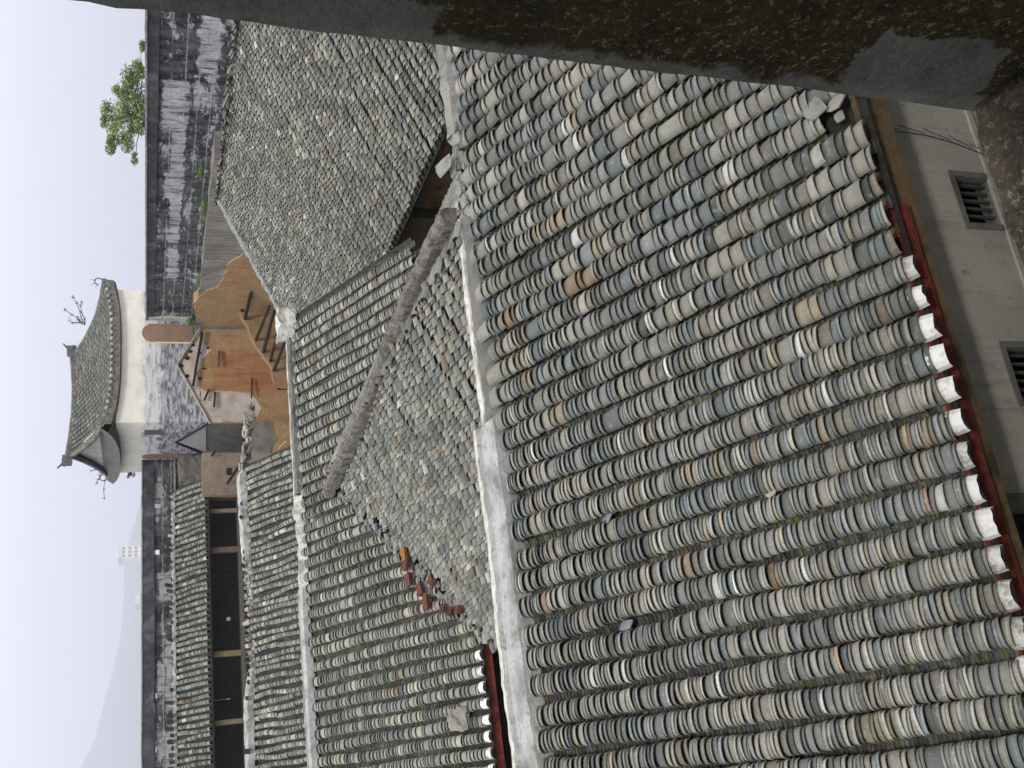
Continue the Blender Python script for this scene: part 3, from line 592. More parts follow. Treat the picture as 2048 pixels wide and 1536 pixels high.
# the tumbled end of the ridge running on past the gable
bm = bmesh.new()
for i in range(90):
    f = random.random(); a = pt(480, 950, Y=33.0); b = pt(495, 815, Y=34.5); c_ = a.lerp(b, f); s = random.uniform(.06, .14)
    m4 = Matrix.Translation(c_+Vector((0, random.uniform(-.2, .2), random.uniform(-.25, .06)))) @ Matrix.Rotation(random.uniform(0, 3), 4, 'Z') @ Matrix.Rotation(random.uniform(-.9, .9), 4, 'X')
    vs = box(bm, -s, s, -s*.6, s*.6, -.03, .03)
    for v in vs: v.co = m4 @ v.co
obj('ridge_rubble', bm, mortar('rubble_mix', (.2, .2, .19), (.36, .35, .32), (.1, .1, .08)), rg)
obj('wall', wbox(-4.4, 9.9, 29.2, 36.8, 0, H-5.55), GREYR, gh)
bm = bmesh.new()
bm.faces.new([bm.verts.new(p) for p in ((9.92, 29.2, H-5.6), (9.92, 36.8, H-5.6), (9.92, 33, GZ-.1))]); obj('gable_wall', bm, GREYR, gh)

# ================================================================== HOUSE F with the dark gallery
fh = empty('gallery_house', (5, 41, 0), label='far low tiled house with a dark boarded open gallery under its eave', cat='house')
FY, FZ, FS = 40.28, H-2.27, .70
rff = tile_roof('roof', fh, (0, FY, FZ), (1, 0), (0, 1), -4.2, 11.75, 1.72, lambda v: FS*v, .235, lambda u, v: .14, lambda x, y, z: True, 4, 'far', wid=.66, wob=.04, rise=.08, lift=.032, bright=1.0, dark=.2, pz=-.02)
tile_roof('roof', fh, (0, FY+3.44, FZ), (1, 0), (0, -1), -4.2, 11.75, 1.7, lambda v: FS*v, .235, lambda u, v: .3, lambda x, y, z: True, 4, 'far', pan=False)
rdg([(x, FY+1.72, FZ+1.72*FS+.03+wz(x)) for x in np.linspace(-4.3, 11.8, 30)], .12, .06, MORT, .03, rff)
obj('eave_board', wbox(-4.3, 11.8, FY+.05, FY+.09, FZ-.13, FZ-.02), WOODD, rff)
FW = 41.6; FL = H-3.46
obj('gallery_wall', wbox(-4.2, 11.4, FW, FW+.1, FL, FZ+.6), BOARD, fh)
x = -4.0; SLW = simple('slat_wood', (.022, .02, .018), .3, 9)
while x < 11.2:
    if random.random() < .8: obj('wall_slat', wbox(x, x+.05, FW-.03, FW-.002, FL+.02, FZ+.3), SLW, fh)
    x += random.uniform(.16, .40)
obj('gallery_floor', wbox(-4.3, 11.8, FY+.2, FW, FL-.06, FL), WOODB, fh)
obj('floor_beam', wbox(-4.3, 11.8, FY+.12, FY+.2, FL-.12, FL+.03), simple('grey_beam', (.10, .095, .085), .3, 8), fh)
obj('lower_wall', wbox(-4.2, 11.5, FY+.5, FW+1.8, 0, FL-.1), GREYR, fh)
for (y_, wpx, m) in ((1022, 7, simple('pale_post', (.20, .17, .12), .2, 6)), (1100, 11, simple('brown_post', (.13, .085, .065), .3, 6)), (1308, 11, simple('ochre_post', (.20, .14, .075), .25, 6)), (1445, 10, simple('tan_post', (.19, .145, .09), .25, 6))):
    a = pt(450, y_-wpx/2, Y=FY+.35); b = pt(450, y_+wpx/2, Y=FY+.35); obj('post', wbox(b.x, a.x, FY+.26, FY+.44, FL+.002, FZ+.12), m, fh)
a = pt(450, 974, Y=FY+.3); b = pt(450, 988, Y=FY+.3)
obj('end_wall', wbox(b.x, a.x+.0, FY+.21, FW+1.8, FL-.2, FZ+.05), simple('ochre_end_wall', (.42, .25, .11), .2, 3, .01), fh)
# railing below the gallery
bm = bmesh.new(); x = -4
while x < 9: box(bm, x, x+.07, FY+.1, FY+.16, FL-.55, FL-.13); x += .2
box(bm, -4.2, 9.2, FY+.09, FY+.17, FL-.64, FL-.55); obj('railing', bm, simple('railing_wood', (.21, .19, .165), .3, 5), fh)
# lamp
p = pt(457, 1238, Y=FY+.9); bm = bmesh.new(); bmesh.ops.create_uvsphere(bm, u_segments=14, v_segments=10, radius=.085)
t = empty('gallery_lamp', p, label='small round white lamp hanging in the dark gallery', cat='lamp')
lo_ = obj('globe', bm, BULB, None, smooth=True); lo_.parent = t
bm = bmesh.new(); bar(bm, (0, 0, .08), (0, 0, FZ+.1-p.z), .012); o = obj('cord', bm, CABM); o.parent = t
p = pt(457, 1398, Y=FY+.9); bm = bmesh.new(); bar(bm, (0, 0, -.05), (0, 0, .06), .02); bar(bm, (0, 0, .06), (0, 0, FZ+.1-p.z), .006)
o = obj('hanging_light', bm, BULB, None, label='tiny pale tube light in gallery nearer the left end', cat='lamp'); o.location = p

# ================================================================== RAMPARTS
RX = 18.8
rr_ = empty('rampart_wall', (RX, 30, 0), label='right rampart, soot black wall with pale plaster patches below the tree', cat='rampart')
obj('wall_face', rough_box(RX, RX+1.3, 14, 40.0, 0, H-.33, .35, .03, 1.3), RAMR, rr_)
obj('parapet', rough_box(RX-.05, RX+1.3, 14, 40.0, H-.33, H-.03, .3, .02, 1.5, 3), RAMD, rr_)
obj('coping', rough_box(RX-.09, RX+1.34, 14, 40.05, H-.03, H+.025, .3, .012, 1.5, 4), RAMC, rr_)
obj('lower_wall', rough_box(RX-.45, RX-.01, 26.5, 40.0, 0, H-1.95, .35, .05, 1.3, 5), RAMLOW, rr_)
obj('wall_end', sweep([(RX-.02, 39.88, H-1.9), (RX-.02, 39.9, H+.0)], [(-.05, -.0), (.05, 0), (.05, .02), (-.05, .02)], .0, 1), LIME, rr_) if False else None
obj('edge_plaster', wbox(RX-.075, RX+.05, 39.72, 39.99, H-1.75, H-.1), LIME, rr_)
rl = empty('rampart_wall', (5, 45, 0), label='left rampart behind the gallery roof, dark wall pierced by small square loopholes', cat='rampart')
holes = []
for (x, y) in ((314, 1010), (312, 1103), (308, 1391), (307, 1499)):
    a = pt(x-6, y-5, Y=45.0); b = pt(x+7, y+6, Y=45.0); holes.append((b.x, a.x, b.z, a.z))
def holed(x0, x1, y0, y1, z0, z1, holes, mat, name, parent):
    bm = bmesh.new(); wall_open(bm, x0, x1, y0, z0, z1, holes, y1-y0); wall_open(bm, x0, x1, y1, z0, z1, holes, .001)
    bm.faces.new([bm.verts.new(p) for p in ((x0, y0, z1), (x1, y0, z1), (x1, y1, z1), (x0, y1, z1))]); return obj(name, bm, mat, parent)
holed(-9, 14.2, 45.0, 45.22, H-1.15, H-.32, [(h[0], h[1], h[2], min(h[3], H-.36)) for h in holes], RAML, 'wall_face', rl)
obj('wall_base', rough_box(-9, 14.2, 44.9, 46.2, 0, H-1.15, .5, .04, 1.2, 8), RAML, rl)
obj('ledge', rough_box(-9, 14.2, 44.80, 45.05, H-1.22, H-1.16, .3, .02, 2, 8), RAMC, rl)
obj('parapet', rough_box(-9, 14.22, 44.93, 45.52, H-.32, H+.14, .3, .025, 1.5, 9), RAMD, rl)
obj('coping', rough_box(-9, 14.22, 44.90, 45.55, H+.14, H+.19, .3, .015, 1.5, 9), RAMC, rl)
# ivy and weeds on the ledges
def leafy(bm, c, r, n, s, dark=0):
    for _ in range(n):
        v = Vector((random.gauss(0, 1), random.gauss(0, 1), random.gauss(0, 1))); v = v.normalized()*random.random()**.5
        q = Vector(c)+Vector((v.x*r[0], v.y*r[1], v.z*r[2])); a = Vector((random.uniform(-1, 1), random.uniform(-1, 1), random.uniform(-1, 1))).normalized()*s*random.uniform(.6, 1.3); b = a.orthogonal().normalized()*s*.4
        bm.faces.new([bm.verts.new(x) for x in (q-a*.5, q+b*.5, q+a*.5, q-b*.5)])
for (x, y, rx, rz, n_, lab) in ((404, 565, .9, .22, 420, 'green weeds trailing from the rampart ledge beside the earth ruin'), (398, 600, .5, .26, 260, 'low clump of weeds at the left end of rampart ledge'), (411, 520, .7, .12, 160, 'sparse weeds along the middle of the rampart ledge'),
                              (384, 643, .3, .22, 220, 'green bush growing at the foot of the blocked arch'), (408, 420, .9, .10, 170, 'thin strip of weeds where rampart meets the big roof'), (402, 345, .25, .08, 120, 'small weed tuft on right rampart')):
    p = pt(x, y, X=RX-.2 if x != 384 else RX-.35); bm = bmesh.new(); leafy(bm, (0, 0, 0), (.22, rx, rz), n_, .13); o = obj('weed', bm, WEED, None, label=lab, cat='weeds', group='weeds on the rampart'); o.location = p

# ================================================================== WATCHTOWER
tw = empty('watchtower', (17.2, 43.4, 0), label='white plastered corner watchtower with a curved hipped tile roof', cat='tower')
TX0, TX1, TY0, TY1 = 14.25, 20.1, 40.0, 46.8; TZ1 = H+1.12
bm = bmesh.new(); box(bm, TX0, TX1, TY0, TY1, 0, TZ1); tb = obj('wall', bm, TOWP, tw)
def arch(pts_plane, n=12): return pts_plane
def arch_panel(a, b, axis, fixed, z0, z1, d):
    r = (b-a)/2; c_ = (a+b)/2; out = [(a, z0), (b, z0)]
    for k in range(13):
        t_ = math.pi*k/12; out.append((c_+r*math.cos(t_), z1-r+r*math.sin(t_)))
    P = [(u, fixed, z) if axis == 'x' else (fixed, u, z) for u, z in out]
    bm = bmesh.new(); poly_prism(bm, P, (0, d, 0) if axis == 'x' else (d, 0, 0)); return bm
obj('blocked_arch', arch_panel(17.75, 18.56, 'x', 39.97, H-1.85, H+.16, .05), ARCH, tw)
obj('blocked_arch', arch_panel(44.15, 44.75, 'y', TX0-.03, H-1.9, H+.17, .05), ARCH, tw)
bm = arch_panel(17.69, 17.745, 'x', 39.955, H-1.83, H-.35, .04); obj('arch_edge', bm, simple('yellow_lime', (.72, .66, .45), .1, 5), tw)
p1, p2 = pt(289, 860, X=TX0), pt(325, 867, X=TX0)
obj('loophole', wbox(TX0-.012, TX0+.02, p1.y-.0, p2.y+.12, p2.z, p1.z), simple('loophole_grey', (.10, .10, .09), .3, 6), tw)
# roof: curved hip roof with upturned corners, small gable at the ridge ends
rgz = H+2.98
RXa, RXb, RYc = 13.3+.55, 17.95, 43.4
def hip(u, v, side):
    pass
def tower_slope(name, corners, ridge, parent, cols, up=.45, sag=.30, tiles=True):
    """a curved slope between an eave line (two corners) and a ridge line; rows of tiles run up it"""
    (e0, e1), (r0, r1) = corners, ridge; verts = []; faces = []; cl = []
    def P(s, t):
        a = e0.lerp(e1, s); b = r0.lerp(r1, s); p = a.lerp(b, t)
        edge = (abs(2*s-1))**3; p.z += up*edge*(1-t)**2-sag*math.sin(math.pi*t)*.9*(1-.0*edge); return p
    cc_, wt_ = PAL['far']
    for i in range(cols):
        s = (i+.5)/cols; hw = .27/cols; t = 0.0; seq = []
        while t < .97:
            dt = random.uniform(.05, .085); a, b = P(s, t), P(s, min(1, t+dt*1.3)); l, r_ = P(s-hw, t), P(s+hw, t); l2, r2 = P(s-hw, min(1, t+dt*1.3)), P(s+hw, min(1, t+dt*1.3))
            nrm = (r_-l).cross(b-a).normalized(); nrm = nrm if nrm.z > 0 else -nrm
            col = tuple(q*.72 for q in random.choices(cc_, wt_)[0]); k0 = len(verts)
            for (L_, R_, hh, lf_) in ((l, r_, .10, .045), (l2, r2, .085, 0)):
                for q in range(6):
                    th_ = math.pi*q/5; verts.append(L_.lerp(R_, (1-math.cos(th_))/2)+nrm*(math.sin(th_)*hh+lf_)); cl.append(col)
            for q in range(5): faces.append((k0+q, k0+q+1, k0+q+7, k0+q+6))
            faces.append(tuple(k0+q for q in range(6))); t += dt
    base = len(verts); M = 14
    for i in range(M+1):
        for j in range(M+1): verts.append(P(i/M, j/M)); cl.append((.03, .03, .03))
    nf = len(faces)
    for i in range(M):
        for j in range(M): q = base+i*(M+1)+j; faces.append((q, q+M+1, q+M+2, q+1))
    me = bpy.data.meshes.new(name); me.from_pydata([tuple(v) for v in verts], [], faces); at = me.attributes.new('tile', 'FLOAT_COLOR', 'POINT')
    at.data.foreach_set('color', [c for q in cl for c in (*q, 1)]); mi = [0]*nf+[1]*(len(faces)-nf); me.polygons.foreach_set('material_index', mi)
    return link(name, me, [TILE, BED], parent), P
ev = .18; ez = TZ1+.12
A, B, C_, D_ = Vector((TX0-.12, TY0-ev, ez)), Vector((TX1+.35, TY0-ev, ez)), Vector((TX1+.35, TY1+ev, ez)), Vector((TX0-.12, TY1+ev, ez))
r0, r1 = Vector((TX0-.15, RYc, rgz)), Vector((18.4, RYc, rgz-.15))
# front slope meets gable ends: left end is a vertical gable (triangle) above a short pent eave
gl0 = Vector((TX0-.25, RYc, rgz-.05)); gr = Vector((18.6, RYc, rgz-.12))
trf, Pf = tower_slope('roof', (A, B), (gl0, gr), tw, 23, .34, .16)
tower_slope('roof', (D_, C_), (gl0, gr), tw, 20, .38, .18)
tower_slope('roof', (B, C_), (gr+Vector((0, -.05, 0)), gr+Vector((0, .05, 0))), tw, 20, .38, .18)
# left gable
def curve_line(P, s, n_=14): return [P(s, k/n_) for k in range(n_+1)]
hipf = [Vector(q) for q in curve_line(Pf, 1.0)]; hipl = [Vector(q) for q in curve_line(Pf, 0.0)]
rp = [(-.08, -.05), (-.09, .07), (0, .13), (.09, .07), (.08, -.05)]
obj('hip_ridge', sweep(hipf, rp, .02, .2, 4), MORT_D, trf); obj('hip_ridge', sweep(hipl, rp, .02, .2, 4), MORT_D, trf)
hb = [Vector((q.x, 2*RYc-q.y, q.z)) for q in hipl]; obj('hip_ridge', sweep(hb, rp, .02, .2, 4), MORT_D, trf)
mr = [gl0.lerp(gr, k/12)+Vector((0, 0, .10-.16*math.sin(math.pi*k/12))) for k in range(13)]
obj('ridge', sweep(mr, [(-.10, -.14), (-.11, .10), (-.05, .15), (.05, .15), (.11, .10), (.10, -.14)], .015, .3, 4), MORT_D, trf)
for (c_, s_) in ((gl0, -1), (gr, 1)):
    bm = rough_box(-.22, .22, -.12, .12, -.15, .22, .09, .05, 5, 3); o = obj('ridge_end', bm, MORT_D, trf); o.location = c_+Vector((s_*.18, 0, .12))
    bm = bmesh.new(); bar(bm, (0, 0, .15), (s_*.3, 0, .42), .07, .03); o = obj('ridge_horn', bm, MORT_D, trf); o.location = c_+Vector((s_*.22, 0, .1))
# left gable triangle and pent strip below
zb = TZ1+.62
poly = [(TX0-.02, TY0+.6, zb), (TX0-.02, TY1-.6, zb), (TX0-.02, RYc, rgz-.22)]
bm = bmesh.new(); poly_prism(bm, poly, (.1, 0, 0)); obj('gable_panel', bm, GREYG, tw)
bm = bmesh.new(); g = []
for i in range(15):
    f = i/14; y_ = (TY0-ev)+(TY1-TY0+2*ev)*f; u_ = .38*abs(2*f-1)**3; row = []
    for (dx, zz_) in ((-.48, TZ1-.10+u_), (-.30, TZ1+.18+u_*.9), (-.05, zb+.02)): row.append(bm.verts.new((TX0+dx, y_ if dx < -.1 else TY0+.3+(TY1-TY0-.6)*f, zz_)))
    row.append(bm.verts.new((TX0-.02, y_*.98+RYc*.02, TZ1-.12+u_*.6))); g.append(row)
for i in range(14):
    for j in range(3): bm.faces.new((g[i][j], g[i+1][j], g[i+1][j+1], g[i][j+1]))
    bm.faces.new((g[i][0], g[i][3], g[i+1][3], g[i+1][0]))
obj('pent_eave', bm, simple('pent_tiles', (.11, .11, .105), .3, 6, .03), trf)
# front eave band under the tiles
bm = bmesh.new(); g = []
for i in range(21):
    f = i/20; u_ = .38*abs(2*f-1)**3; p = A.lerp(B, f); g.append([bm.verts.new(p+Vector((0, -.02, u_+.02))), bm.verts.new(p+Vector((0, -.0, u_*.8-.26))), bm.verts.new(p+Vector((0, .2, u_*.7-.32)))])
for i in range(20):
    for j in range(2): bm.faces.new((g[i][j], g[i+1][j], g[i+1][j+1], g[i][j+1]))
obj('eave_band', bm, simple('eave_brick', (.15, .14, .125), .5, 7, .03, .9, (.30, .26, .21), 5), trf)
bm = bmesh.new()
for i in range(1, 22):
    s = (i+.5)/23; p = Pf(s, .01); bmesh.ops.create_uvsphere(bm, u_segments=8, v_segments=6, radius=.085, matrix=Matrix.Translation(p+Vector((0, -.04, .03))))
obj('eave_tile_disc', bm, mortar('disc_mortar', (.16, .16, .15), (.50, .50, .46), (.1, .1, .08), (.42, .6), 3), trf)
# scrolls and dry twigs
def scroll(c, s_, name, lab):
    bm = bmesh.new(); prev = None
    for k in range(15):
        a = -1.2+k*.32; r_ = .17-.003*k; q = Vector((s_*(r_*math.cos(a)), 0, .2+r_*math.sin(a)))
        if prev is not None: bar(bm, prev, q, .024, n=6)
        prev = q
    for a in (1.2, 2.2, 3.0): q = Vector((s_*.17*math.cos(a), 0, .2+.17*math.sin(a))); bar(bm, q, q*1.4, .018, .008, n=5)
    o = obj(name, bm, MORT_D, trf); o.location = c
scroll(hipf[0]+Vector((-.1, 0, .06)), 1, 'corner_scroll', ''); scroll(hb[0]+Vector((-.02, 0, .04)), -1, 'corner_scroll', '')
def twig(c, tips, lab, n_=14):
    bm = bmesh.new(); base = Vector((0, 0, 0))
    for tp in tips:
        tp = Vector(tp); prev = base
        for k in range(1, 5):
            q = base.lerp(tp, k/4)+Vector((random.uniform(-.06, .06), 0, random.uniform(-.06, .06))); bar(bm, prev, q, .016, .011, n=5); prev = q
            leafy(bm, q, (.10, .1, .08), n_, .09)
    o = obj('twig_plant', bm, [LEAFT], None, label=lab, cat='plant', group='dry plants growing on the tower roof'); o.location = c
twig(pt(170, 650, Y=42.6), [(.3, 0, .3), (.7, 0, .75), (.2, 0, .62), (1.3, 0, .5), (1.1, 0, .2)], 'leafy dry twigs rising from the right end of the tower ridge')
twig(pt(212, 930, Y=46.2), [(-.4, 0, .25), (-.9, 0, .42), (-1.5, 0, .1), (-.3, 0, .6)], 'drooping thin twigs at the left corner of the tower roof', 8)
twig(pt(262, 945, Y=45.6), [(-.15, 0, .12), (-.1, 0, -.12)], 'small dark tuft on the left edge of the tower wall', 22)
# gable scar and ruin on the tower foot
ty = 39.97
def IP(lst, Y): return [pt(x, y, Y=Y) for x, y in lst]
def RIP(lst, Y): return ragged(IP(lst, Y))
rw = empty('ruined_gable', (16.4, 39.8, 0), label='pointed remains of an orange earth gable wall against the tower foot', cat='ruin')
bm = bmesh.new(); poly_prism(bm, IP([(408, 652), (398, 668), (356, 730), (385, 790), (420, 846), (640, 846), (640, 560), (600, 640)], 39.9)[::-1], (0, .09, 0)); er = obj('earth_wall', bm, EARTH, rw)
bm = bmesh.new(); poly_prism(bm, RIP([(398, 672), (362, 728), (388, 786), (404, 812), (400, 770), (392, 745), (402, 735), (405, 720), (425, 700), (412, 690)], 39.885)[::-1], (0, .012, 0)); obj('lime_patch', bm, PALE, rw)
bm = bmesh.new(); poly_prism(bm, RIP([(398, 775), (420, 785), (435, 782), (500, 787), (512, 800), (522, 815), (516, 830), (488, 842), (422, 843), (404, 815)], 39.885)[::-1], (0, .012, 0)); obj('lime_patch', bm, PALE, rw)
bm = bmesh.new()
for (x, y, r_) in ((386, 690, .06), (381, 703, .07), (374, 716, .09), (363, 731, .07), (374, 752, .08), (400, 706, .05), (415, 696, .05), (400, 757, .07), (408, 737, .05), (428, 644, .06), (500, 652, .07)):
    p = pt(x, y, Y=39.86); bm = bmesh.new(); bmesh.ops.create_cone(bm, cap_ends=True, segments=10, radius1=r_, radius2=r_, depth=.02, matrix=Matrix.Translation(p) @ Matrix.Rotation(R(90), 4, 'X')); obj('putlog_hole', bm, BLACK, rw)
# raking copings of the roof scar
bm = bmesh.new()
for a, b in (((402, 655), (354, 730)), ((354, 730), (420, 847))):
    bar(bm, pt(*a, Y=39.85), pt(*b, Y=39.85), .045, n=6, jit=.02)
obj('raking_coping', bm, simple('scar_mortar', (.33, .30, .26), .4, 8), rw)
# timbers
poles = [((397, 660), (399, 712), .05, 39.7, 0), ((399, 712), (392, 745), .055, 39.7, 0), ((392, 745), (388, 770), .045, 39.7, 0)]
def pole(a, b, r_, lab, Ya, Yb, mat=WOODD):
    pa, pb = pt(*a, Y=Ya), pt(*b, Y=Yb); bm = bmesh.new(); bar(bm, (0, 0, 0), pb-pa, r_, r_*.85, 8, jit=.008); o = obj('timber_pole', bm, mat, None, label=lab, cat='timber', group='old roof timbers of the ruin'); o.location = pa
pole((404, 664), (386, 772), .055, 'long dark timber leaning across the pale top of the gable', 39.75, 39.75)
pole((438, 702), (436, 733), .05, 'short grey timber stuck in the orange wall', 39.8, 39.7, simple('grey_timber', (.10, .085, .07), .3, 9))
pole((418, 779), (408, 801), .045, 'short black timber under the left slope of gable', 39.8, 39.75)
pole((430, 784), (428, 814), .045, 'black timber stub beside the pale plaster patch', 39.8, 39.75)
pole((504, 756), (503, 796), .035, 'thin dark timber low on the orange wall', 39.8, 39.7)
pole((555, 778), (578, 778), .04, 'small dark timber beside the white edged ridge', 39.6, 39.6)
pole((484, 622), (494, 550), .07, 'uppermost roof purlin left in the ruin', 38.0, 36.0)
pole((490, 638), (508, 560), .07, 'second roof purlin from the top in the ruin', 38.0, 35.6)
pole((512, 680), (539, 612), .06, 'third roof purlin from the top in the ruin', 38.0, 35.6)
pole((527, 704), (549, 622), .07, 'fourth roof purlin from the top in the ruin', 38.0, 35.4)
pole((541, 722), (558, 655), .06, 'fifth roof purlin from the top in the ruin', 38.0, 35.6)
pole((548, 741), (572, 678), .065, 'lowest roof purlin of the ruin, close to white ridge', 38.0, 35.6)
# broken earth wall on the right, cross wall with the sloping top
ew = empty('ruined_wall', (17.8, 37, 0), label='eroded orange earth wall with ragged top beside the rampart weeds', cat='ruin')
X3 = RX-.50
bm = bmesh.new(); poly_prism(bm, ragged([pt(x, y, X=X3) for x, y in ((640, 652), (412, 652), (391, 628), (388, 608), (394, 600), (400, 592), (410, 590), (416, 582), (428, 576), (436, 568), (446, 560), (449, 550), (455, 543), (456, 526), (462, 522), (500, 508), (640, 508))], .2, .09), (.48, 0, 0)); obj('earth_wall', bm, EARTH, ew)
cw = empty('ruined_wall', (16.8, 38, 0), label='brown earth cross wall whose sloping top carries the old purlins', cat='ruin')
bm = bmesh.new(); poly_prism(bm, RIP([(478, 618), (494, 652), (512, 690), (528, 712), (545, 735), (548, 765), (566, 772), (640, 780), (640, 560), (520, 540), (485, 560)], 38.05)[::-1], (0, .35, 0)); obj('earth_wall', bm, simple('brown_earth', (.27, .17, .095), .2, 3, .03, .95, (.20, .12, .065), 1.2), cw)
# grey walls left of the gable (foot of the tower's left face) and the brown annex
aw = empty('annex_wall', (13.6, 40.5, 0), label='grey brown plain wall left of the ruin with a small square opening', cat='wall')
TXL = TX0-.03
bm = bmesh.new(); poly_prism(bm, [pt(x, y, X=TXL) for x, y in ((418, 847), (352, 886), (416, 912), (478, 909), (486, 880), (484, 847))], (.02, 0, 0)); obj('plaster_face', bm, GREYR, aw)
bm = bmesh.new(); poly_prism(bm, [pt(x, y, X=TXL-.03) for x, y in ((412, 850), (356, 885), (412, 904))], (.02, 0, 0)); obj('gable_scar', bm, simple('scar_pale', (.38, .37, .39), .15, 6, .01), aw)
bm = bmesh.new(); bar(bm, pt(416, 848, X=TXL-.05), pt(352, 885, X=TXL-.05), .045, jit=.02); bar(bm, pt(352, 885, X=TXL-.05), pt(418, 913, X=TXL-.05), .045, jit=.02); obj('raking_coping', bm, WOODD, aw)
bm = bmesh.new(); poly_prism(bm, IP([(404, 905), (404, 990), (640, 990), (640, 840), (560, 840), (480, 905)], 39.6)[::-1], (0, .3, 0)); obj('brown_face', bm, BROWNR, aw)
bm = bmesh.new(); poly_prism(bm, RIP([(498, 843), (500, 900), (540, 905), (552, 880), (546, 846)], 39.56)[::-1], (0, .02, 0)); obj('plaster_face', bm, GREYR, aw)
bm = bmesh.new(); a = pt(453, 950, Y=39.58); b = pt(463, 936, Y=39.58); box(bm, a.x, b.x, 39.58, 39.62, b.z, a.z); obj('opening', bm, WOODD, aw)
bm = bmesh.new(); poly_prism(bm, RIP([(585, 840), (545, 842), (540, 870), (548, 900), (560, 915), (600, 900)], 39.57)[::-1], (0, .02, 0)); obj('earth_face', bm, EARTH, aw)
pole((478, 932), (454, 968), .06, 'dark timber leaning diagonally on the brown annex wall', 39.3, 39.4)
pole((431, 902), (423, 912), .05, 'short dark timber stub on top of the brown annex wall', 39.4, 39.4)
pole((573, 883), (558, 897), .03, 'pale thin stick standing up beside the gable end tiles', 32, 32, simple('pale_stick', (.5, .47, .4), .1, 5))
bm = rough_box(13.0, 14.2, 44.2, 44.9, H-3, H-1.35, .2, .06, 3, 4); obj('rampart_foot', bm, GREYR, aw)

# ================================================================== TREE beyond the right rampart
tr = empty('tree', (39.5, 53.5, 0), label='pale green spreading tree standing behind the right rampart', cat='tree')
bm = bmesh.new(); bx_, by_ = 38.1, 53.7
bar(bm, (bx_, by_, 0), (bx_+.2, by_, H-1), .35, .22, 9); bar(bm, (bx_+.2, by_, H-1), (bx_+.5, by_, H+1.2), .2, .09, 8)
# crown outline measured against the sky
blobs = [(215, 215, .9), (225, 240, .8), (245, 225, 1.1), (240, 262, .8), (228, 300, .7), (222, 312, .6), (248, 300, .9), (255, 282, .8), (262, 250, .9), (250, 195, 1.0), (242, 168, .8), (256, 160, .9), (262, 180, 1.0), (270, 215, .9), (262, 140, .7), (275, 130, .6), (280, 115, .5), (284, 88, .45), (272, 150, .8), (280, 190, 1.0), (284, 230, .9), (210, 206, .5), (207, 222, .5), (280, 270, .8), (270, 300, .5), (284, 160, .9), (232, 202, .5)]
lv = []; lf_ = []; lc = []
for (x, y, r_) in blobs:
    c_ = pt(x, y, Y=53.5); c_.y += random.uniform(-1.5, 1.5); r_ *= .68
    st_ = Vector((bx_+.3+(c_.x-bx_)*.35, by_, H+.2+(c_.z-H)*.35)); bar(bm, (bx_+.3, by_, H-.6), st_, .06, .04, 6, jit=.05); bar(bm, st_, c_, .035, .01, 5, jit=.05)
    for k in range(int(520*r_/.5)):
        v = Vector((random.gauss(0, 1), random.gauss(0, 1), random.gauss(0, 1))).normalized()*random.random()**.45*r_; q = c_+Vector((v.x*1.25, v.y*1.3, v.z*.75))
        if noise.noise(q*2.0) < -.08: continue
        a = Vector((random.uniform(-1, 1), random.uniform(-1, 1), random.uniform(-.6, .4))).normalized()*random.uniform(.07, .14); b = a.cross(Vector((random.uniform(-1, 1), random.uniform(-1, 1), 1))).normalized()*.045
        k0 = len(lv); lv += [q-a, q+b, q+a, q-b]; lf_.append((k0, k0+1, k0+2, k0+3)); g_ = random.random(); lc += [(g_, g_, g_, 1)]*4
obj('trunk', bm, BARK, tr)
me = bpy.data.meshes.new('crown'); me.from_pydata([tuple(v) for v in lv], [], lf_); at = me.attributes.new('tile', 'FLOAT_COLOR', 'POINT'); at.data.foreach_set('color', [c for q in lc for c in q]); link('crown', me, LEAF, tr)

# ================================================================== DISTANCE
def far_block(px0, py0, px1, py1, Yd, label, floors, nwin):
    a = pt(px0, py1, Y=Yd); b = pt(px1, py0, Y=Yd); x0, x1 = a.x, b.x; zt = a.z
    t = empty('apartment_block', ((x0+x1)/2, Yd, 0), label=label, cat='building')
    bm = bmesh.new(); box(bm, x0, x1, Yd, Yd+18, 0, zt); obj('wall', bm, WHITEB, t)
    obj('roof_parapet', wbox(x0-.2, x1+.2, Yd-.2, Yd+18.2, zt-.3, zt+.8), WHITEB, t)
    for f in range(floors):
        for i in range(nwin):
            xx = x0+(x1-x0)*(i+.5)/nwin; zz_ = zt-2.2-f*3.1; obj('window', wbox(xx-.7, xx+.7, Yd-.06, Yd-.02, zz_-.7, zz_+.7), GLASSD, t)
far_block(238, 1091, 285, 1116, 560, 'tall white apartment block rising over the left rampart', 6, 3)
far_block(274, 1186, 285, 1208, 560, 'low white building showing just above the left rampart', 2, 3)
def hill(name, pts, Yd, depth, seed):
    bm = bmesh.new(); top = [pt(x, y, Y=Yd) for x, y in pts]; n_ = len(top); rows = []
    for j, (dy, f) in enumerate(((-depth, 0), (-depth*.6, .45), (-depth*.3, .78), (0, 1), (depth*.5, .6), (depth, 0))):
        rows.append([bm.verts.new((p.x, p.y+dy, -1+(p.z+1)*f*(1+.05*noise.noise(Vector((i*1.3, j*2.1, seed)))*(f < 1)))) for i, p in enumerate(top)])
    for j in range(5):
        for i in range(n_-1): bm.faces.new((rows[j][i], rows[j][i+1], rows[j+1][i+1], rows[j+1][i]))
    return obj(name, bm, HILLM, None, kind='structure', smooth=True)
hill('hills', [(286, 960), (283, 1010), (272, 1050), (256, 1090), (247, 1130), (249, 1170), (248, 1200), (243, 1250), (238, 1290), (228, 1330), (221, 1360), (212, 1390), (203, 1425), (193, 1465), (180, 1500), (160, 1536), (145, 1640), (145, 1800), (160, 2000), (200, 2300)], 5200, 900, 1)
bm = bmesh.new(); s = 7000
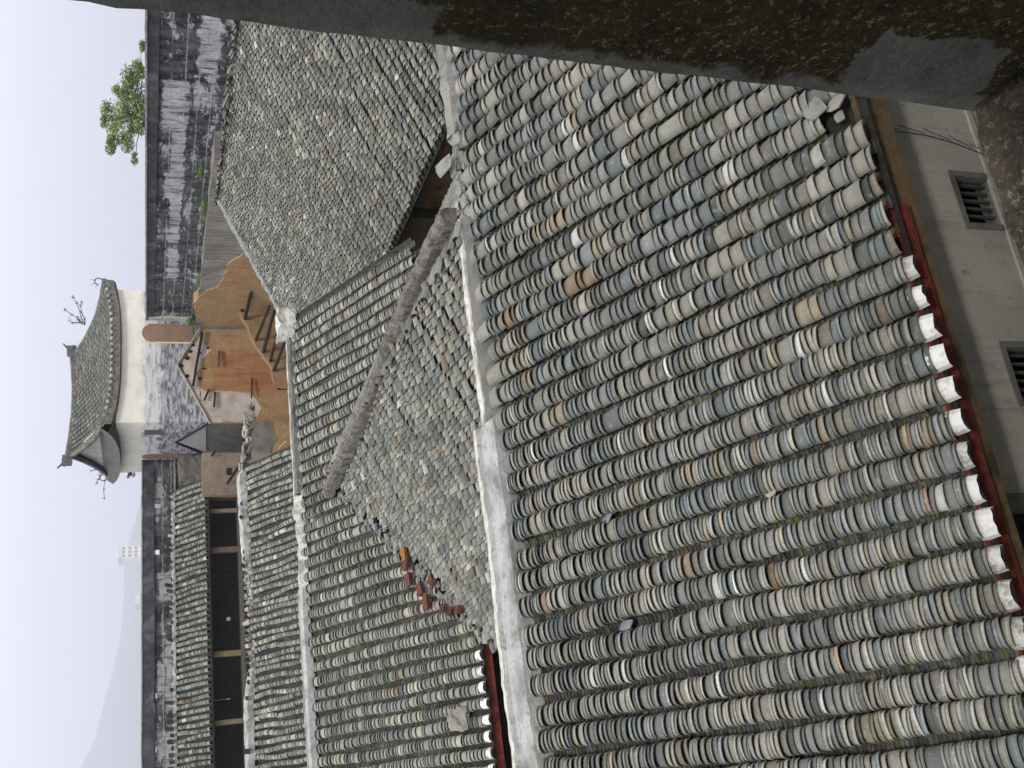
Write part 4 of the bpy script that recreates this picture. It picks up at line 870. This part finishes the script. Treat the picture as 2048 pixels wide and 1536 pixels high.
bm.faces.new([bm.verts.new(p) for p in ((-s, -500, 0), (s, -500, 0), (s, s, 0), (-s, s, 0))]); obj('ground', bm, GRND, None, kind='structure')

# ================================================================== WINDOW OPENING WE LOOK THROUGH
wo = empty('stone_window_opening', (0, .1, H-.9), label='dark mossy stone jamb and rough sill of the opening in the foreground', cat='window opening')
JX, SY, SZ = .522, .60, H-.742
def place(o): o.location = -wo.location
obj('jamb', rough_box(JX, JX+.55, -.55, SY, H-2.2, H+1.3, .018, .0035, 14, 1), JAMB, wo, smooth=True)
obj('sill', rough_box(-1.3, JX-.002, -.5, SY, H-2.2, SZ, .018, .009, 16, 2), SILL, wo, smooth=True)
obj('jamb', rough_box(-1.9, -1.3, -.55, SY, H-2.2, H+1.3, .1, .012, 9, 3), JAMB, wo)
obj('lintel', rough_box(-1.9, JX+.55, -.55, SY, H+1.3, H+1.7, .1, .012, 9, 4), JAMB, wo)
bm = bmesh.new(); box(bm, -3, 2.6, -3.2, -3.0, H-2.2, H+1.7); box(bm, -3.2, -3, -3.2, -.5, H-2.2, H+1.7); box(bm, 2.6, 2.8, -3.2, -.5, H-2.2, H+1.7); box(bm, -3, 2.6, -3, -.56, H+1.7, H+1.9); box(bm, -3, 2.6, -3, -.56, H-2.4, H-2.2)  # unseen room shell, added with the lintel to shade the jamb
box(bm, -9, -1.9, -.55, .55, H-2.2, H+1.7); box(bm, JX+.55, 10, -.55, .55, H-2.2, H+1.7)  # unseen side walls, widened to shade the house wall opposite
obj('shade_chamber', bm, simple('shade_chamber_stone', (.10, .09, .075), .3, 4), wo)
bm = bmesh.new(); box(bm, -9, 10, -3.2, .54, -1, H-2.42); obj('wall_below', bm, simple('outer_stone', (.14, .13, .11), .3, 3), wo)

# ================================================================== HAZE
hz = bpy.data.materials.new('haze_air'); hz.use_nodes = True; t_ = hz.node_tree; t_.nodes.clear()
oo = t_.nodes.new('ShaderNodeOutputMaterial'); pv = t_.nodes.new('ShaderNodeVolumePrincipled')
pv.inputs['Color'].default_value = (.84, .86, 1.0, 1); pv.inputs['Density'].default_value = .00042; pv.inputs['Anisotropy'].default_value = 0
t_.links.new(pv.outputs[0], oo.inputs['Volume'])
bm = bmesh.new(); box(bm, -7500, 7500, -600, 7500, -2, 500); hb_ = obj('haze', bm, hz, None, kind='stuff')
